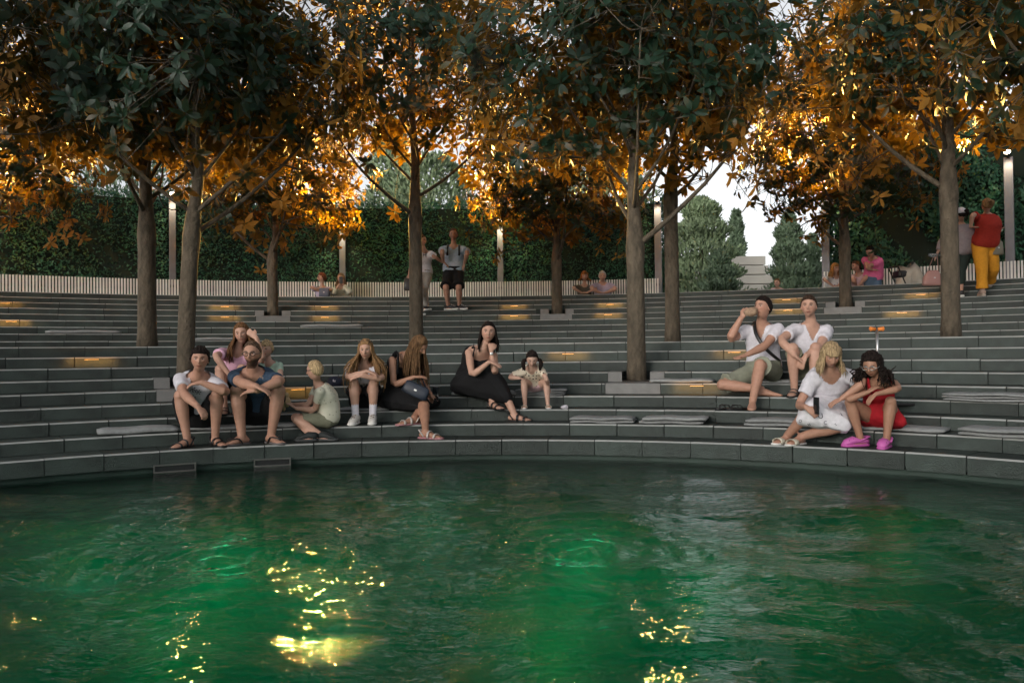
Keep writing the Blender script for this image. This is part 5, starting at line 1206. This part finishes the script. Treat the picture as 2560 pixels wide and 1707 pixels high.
# navy cap on the step
p = col_R(838, RAD[4]+.2, ZT[4]); p[2] = ZT[4]; mb = MB()
n_ = 18; mb.loft([p+[0, 0, 0], p+[0, 0, .04], p+[0, 0, .08], p+[0, 0, .105], p+[0, 0, .115]], [.095, .1, .088, .055, .01], [.1, .105, .095, .06, .012], lat=(1, 0, 0), n=18)
root = empty('cap', p, 'navy baseball cap lying on the step left of the girl in socks', 'cap'); mb.build('crown', mat('navy_cap', (.012, .016, .035), .85), root)
mb = MB(); mb.loft([p+[-.06, -.06, .018], p+[-.1, -.12, .02], p+[-.13, -.16, .014]], [.08, .075, .03], [.006, .005, .004], lat=(.8, -.6, 0), n=12); mb.build('brim', mat('navy_brim', (.012, .016, .035), .85), root)
mb = MB(); mb.box(p+[.01, -.104, .055], (.03, .006, .006)); mb.box(p+[.0, -.104, .065], (.008, .006, .028)); mb.box(p+[.02, -.104, .06], (.008, .006, .024)); mb.build('emblem', C_['white'], root, smooth=False)
# crumpled tissue
p = col_R(1411, RAD[2]+.05, ZT[2]); p[2] = ZT[2]; mb = MB(); mb.ball(p+[0, 0, .018], (.04, .03, .018), n=10); V = np.array(mb.V); V += np.random.RandomState(2).normal(0, .007, V.shape); V[:, 2] = np.maximum(V[:, 2], ZT[2]+.001); mb.V = [tuple(v) for v in V]
thing1('paper_tissue', mb, C_['white'], 'crumpled white tissue on the step right of the toddler', 'tissue', smooth=False)
# small toy in the fair-haired boy's hands
mb = MB(); c = (J5['TIP'][1]+J5['TIP'][-1])/2; mb.ball(c, (.04, .035, .06), n=10); mb.ball(c+[0, 0, .07], .03, n=8); mb.ball(c+[-.03, 0, -.06], (.02, .02, .04), n=8)
thing1('toy', mb, mat('cream_plush', (.5, .35, .2), .9), 'small cream toy in the hands of the fair-haired boy', 'toy')
# kick scooter behind the girl in red
p = col_R(2200, RAD[2]+.2, 0); p[2] = ZT[2]; top_ = at_y(2192, 823, p[1]+.02); root = empty('scooter', p, 'scooter with orange T-handle standing behind the girl in red', 'scooter')
mb = MB(); mb.loft([p+[.03, 0, .1], p*.45+top_*.55], .018, n=10); mb.build('lower_stem', M['darkmetal'], root); mb = MB(); mb.loft([p*.5+top_*.5, top_], .0125, n=10); mb.build('stem', M['steel'], root)
for s in (-1, 1):
    mb = MB(); mb.loft([top_+[s*.012, 0, 0], top_+[s*.05, 0, .003], top_+[s*.062, 0, .002], top_+[s*.07, 0, 0]], [.017, .019, .024, .014], n=10); mb.build('grip', M['orange'], root)
mb = MB(); mb.box(p+[.22, .03, .08], (.5, .1, .025), bev=.008); mb.build('deck', M['darkmetal'], root, smooth=False)
for x_ in (.0, .48):
    mb = MB(); mb.loft([p+[x_, -.0, .06], p+[x_, .03, .06]], .058, n=18); mb.build('wheel', M['black'], root)
# bags of the women on the right, bottle
c = at_y(2332, 695, J23['P0'][1]-.02); wr = J23['WR'][1]; bag(c, .36, .27, .14, I3, mat('dusty_pink_leather', (.32, .17, .15), .6), 'dusty pink handbag carried behind the right trunk', [c+[-.1, 0, .1], wr+np.array([-.02, 0, .01]), c+[.1, 0, .1]], taper=.5)
c = at_y(2493, 620, J24['P0'][1]-.06); bag(c, .2, .24, .1, I3, mat('olive_leather', (.16, .14, .1), .5), 'olive shoulder bag of the woman in mustard trousers', [c+[-.06, 0, .1], J24['SH'][-1]+np.array([.06, .02, .03]), J24['SH'][-1]+np.array([-.1, -.1, .0])])
mb = MB(); c = at_y(2336, 638, J23['P0'][1]-.05); mb.loft([c+[-.1, 0, 0], c+[-.08, 0, 0], c+[.03, 0, 0], c+[.07, 0, 0], c+[.1, 0, 0]], [.026, .033, .033, .014, .013], n=12)
bm_ = mat('clear_plastic', (.6, .65, .66), .08); bm_.node_tree.nodes['Principled BSDF'].inputs['Transmission Weight'].default_value = .8; thing1('water_bottle', mb, bm_, 'clear water bottle held above the pink handbag', 'bottle')
mb = MB(); c = J24['TIP'][-1]+np.array([.0, 0, .02]); mb.box(c, (.1, .02, .05), ax=np.array([norm([1, 0, .3]), [0, 1, 0], norm([-.3, 0, 1])]), bev=.008); thing1('face_mask', mb, C_['mint'], 'mint face mask in the hand of the woman in mustard trousers', 'mask')
mb = MB(); c = J14['WR'][-1]+np.array([.04, 0, -.2]); bag(c, .3, .26, .1, I3, M['black'], 'black bag carried by the walker behind the slim trunk', [c+[-.06, 0, .1], J14['WR'][-1]+np.array([0, 0, -.03]), c+[.06, 0, .1]])
c = at_y(912, 705, col_R(812, 16.4, 2)[1]); 
# bag on the lap of the woman on the bench
c = at_y(811, 731, col_R(805, 16.35, 2)[1]); bag(c, .24, .2, .12, I3, mat('slate_canvas', (.09, .1, .14), .7), 'slate blue bag on the lap of the woman in lilac', None)
# pram by the right bench
p = col_R(2262, 16.35, 2); p[2] = Z_PATH; root = empty('pram', p, 'beige folded pram parked by the right bench', 'pram')
top_ = at_y(2258, 675, p[1]); f = lambda x, y, z: p+np.array([x, y, z])
mb = MB(); mb.loft(smoothpath([f(-.12, 0, .55), f(-.02, 0, .82), f(.06, 0, top_[2]-Z_PATH+.02), f(.2, 0, .9), f(.3, 0, .62)], 12), [.03, .09, .13, .15, .16, .17, .18, .18, .17, .15, .12, .08], [.16]*12, lat=(1, 0, 1), n=14); mb.build('hood', mat('beige_canvas', (.42, .38, .32), .8, noise=.2), root)
for y_ in (-.2, .2):
    mb = MB(); mb.loft([f(.28, y_, .1), f(.0, y_, .6), f(-.22, y_, 1.12)], .014, n=8); mb.build('frame_tube', M['darkmetal'], root); mb = MB(); mb.loft([f(-.2, y_, .1), f(.1, y_, .6)], .012, n=8); mb.build('frame_tube', M['darkmetal'], root)
mb = MB(); mb.loft([f(-.22, -.2, 1.12), f(-.24, 0, 1.13), f(-.22, .2, 1.12)], .018, n=8); mb.build('handle', M['black'], root)
mb = MB(); mb.box(f(-.08, 0, .98), (.2, .3, .14), bev=.03); mb.build('organiser_bag', M['black'], root)
for x_, y_ in ((-.2, -.22), (-.2, .22), (.28, -.22), (.28, .22)):
    mb = MB(); mb.loft([f(x_, y_-.02, .1), f(x_, y_+.02, .1)], .1, n=18); mb.build('wheel', M['black'], root)
# prints on clothes: letters and motifs lie on the cloth
from mathutils.bvhtree import BVHTree
def surf(J, part, px, py):
    o = next(c for c in J['root'].children if c.name.split('.')[0] == part); V = co(o.data)+J['base']
    fs = [tuple(p.vertices) for p in o.data.polygons]; bv = BVHTree.FromPolygons([tuple(v) for v in V], fs); d = norm(ray(px, py)); hit = bv.ray_cast(Vector(EYE), Vector(d))
    return (np.array(hit[0]), np.array(hit[1])) if hit[0] is not None else (None, None)
def letters(J, part, items, m_, nm='printed_letter'):
    for ch, px, py, size, rot in items:
        p, n = surf(J, part, px, py)
        if p is None: continue
        if n@(EYE-p) < 0: n = -n
        cu = bpy.data.curves.new('t', 'FONT'); cu.body = ch; cu.size = size; cu.align_x = 'CENTER'; cu.align_y = 'CENTER'; cu.extrude = .0006
        o = bpy.data.objects.new('t', cu); COL.objects.link(o); bpy.context.view_layer.update(); me = bpy.data.meshes.new_from_object(o.evaluated_get(bpy.context.evaluated_depsgraph_get())); bpy.data.objects.remove(o, do_unlink=True)
        u = norm(np.array([0, 0, 1.])-n*n[2]); l = np.cross(u, n); c0, s0 = math.cos(rot), math.sin(rot); l, u = l*c0+u*s0, u*c0-l*s0
        V = co(me); W = p+n*.004+V[:, :1]*l+V[:, 1:2]*u+V[:, 2:3]*n
        # settle each vertex on the cloth
        setco(me, W-J['base']); me.materials.clear(); me.materials.append(m_); me.name = nm; link(nm, me, J['root'])
def cz(x, y): return (1740+x/3.408, 700+y/3.408)
letters(J12, 'skirt', [(c_, *cz(x, y), sz*.62, r) for c_, x, y, sz, r in (('N', 1222, 1008, .06, .1), ('U', 1060, 1160, .11, .1), ('C', 1100, 1215, .07, 0), ('2', 1238, 1148, .07, -.1), ('N', 965, 1228, .055, .3), ('T', 1050, 1085, .04, .6), ('M', 1160, 1085, .05, -.4), ('O', 890, 1200, .06, .2), ('S', 1190, 1230, .05, .5), ('I', 870, 1120, .07, -.2))], PRINTD)
def az(x, y): return (400+x/3.92, 760+y/3.92)
letters(J3, 't_shirt', [('A', *az(893, 745), .05, .1), ('A', *az(925, 748), .05, -.1), ('V', *az(985, 715), .03, 0), ('S', *az(1010, 725), .03, 0)], PRINTC)
letters(J1, 't_shirt', [('*', *az(325, 860), .16, 0), ('*', *az(390, 880), .14, .4), ('*', *az(350, 930), .14, .8)], PRINTD, 'printed_flower')
letters(J14, 't_shirt', [('M', 980+500/6.03, 540+520/6.03, .1, .2), ('H', 980+490/6.03, 540+590/6.03, .12, 0)], PRINTD)
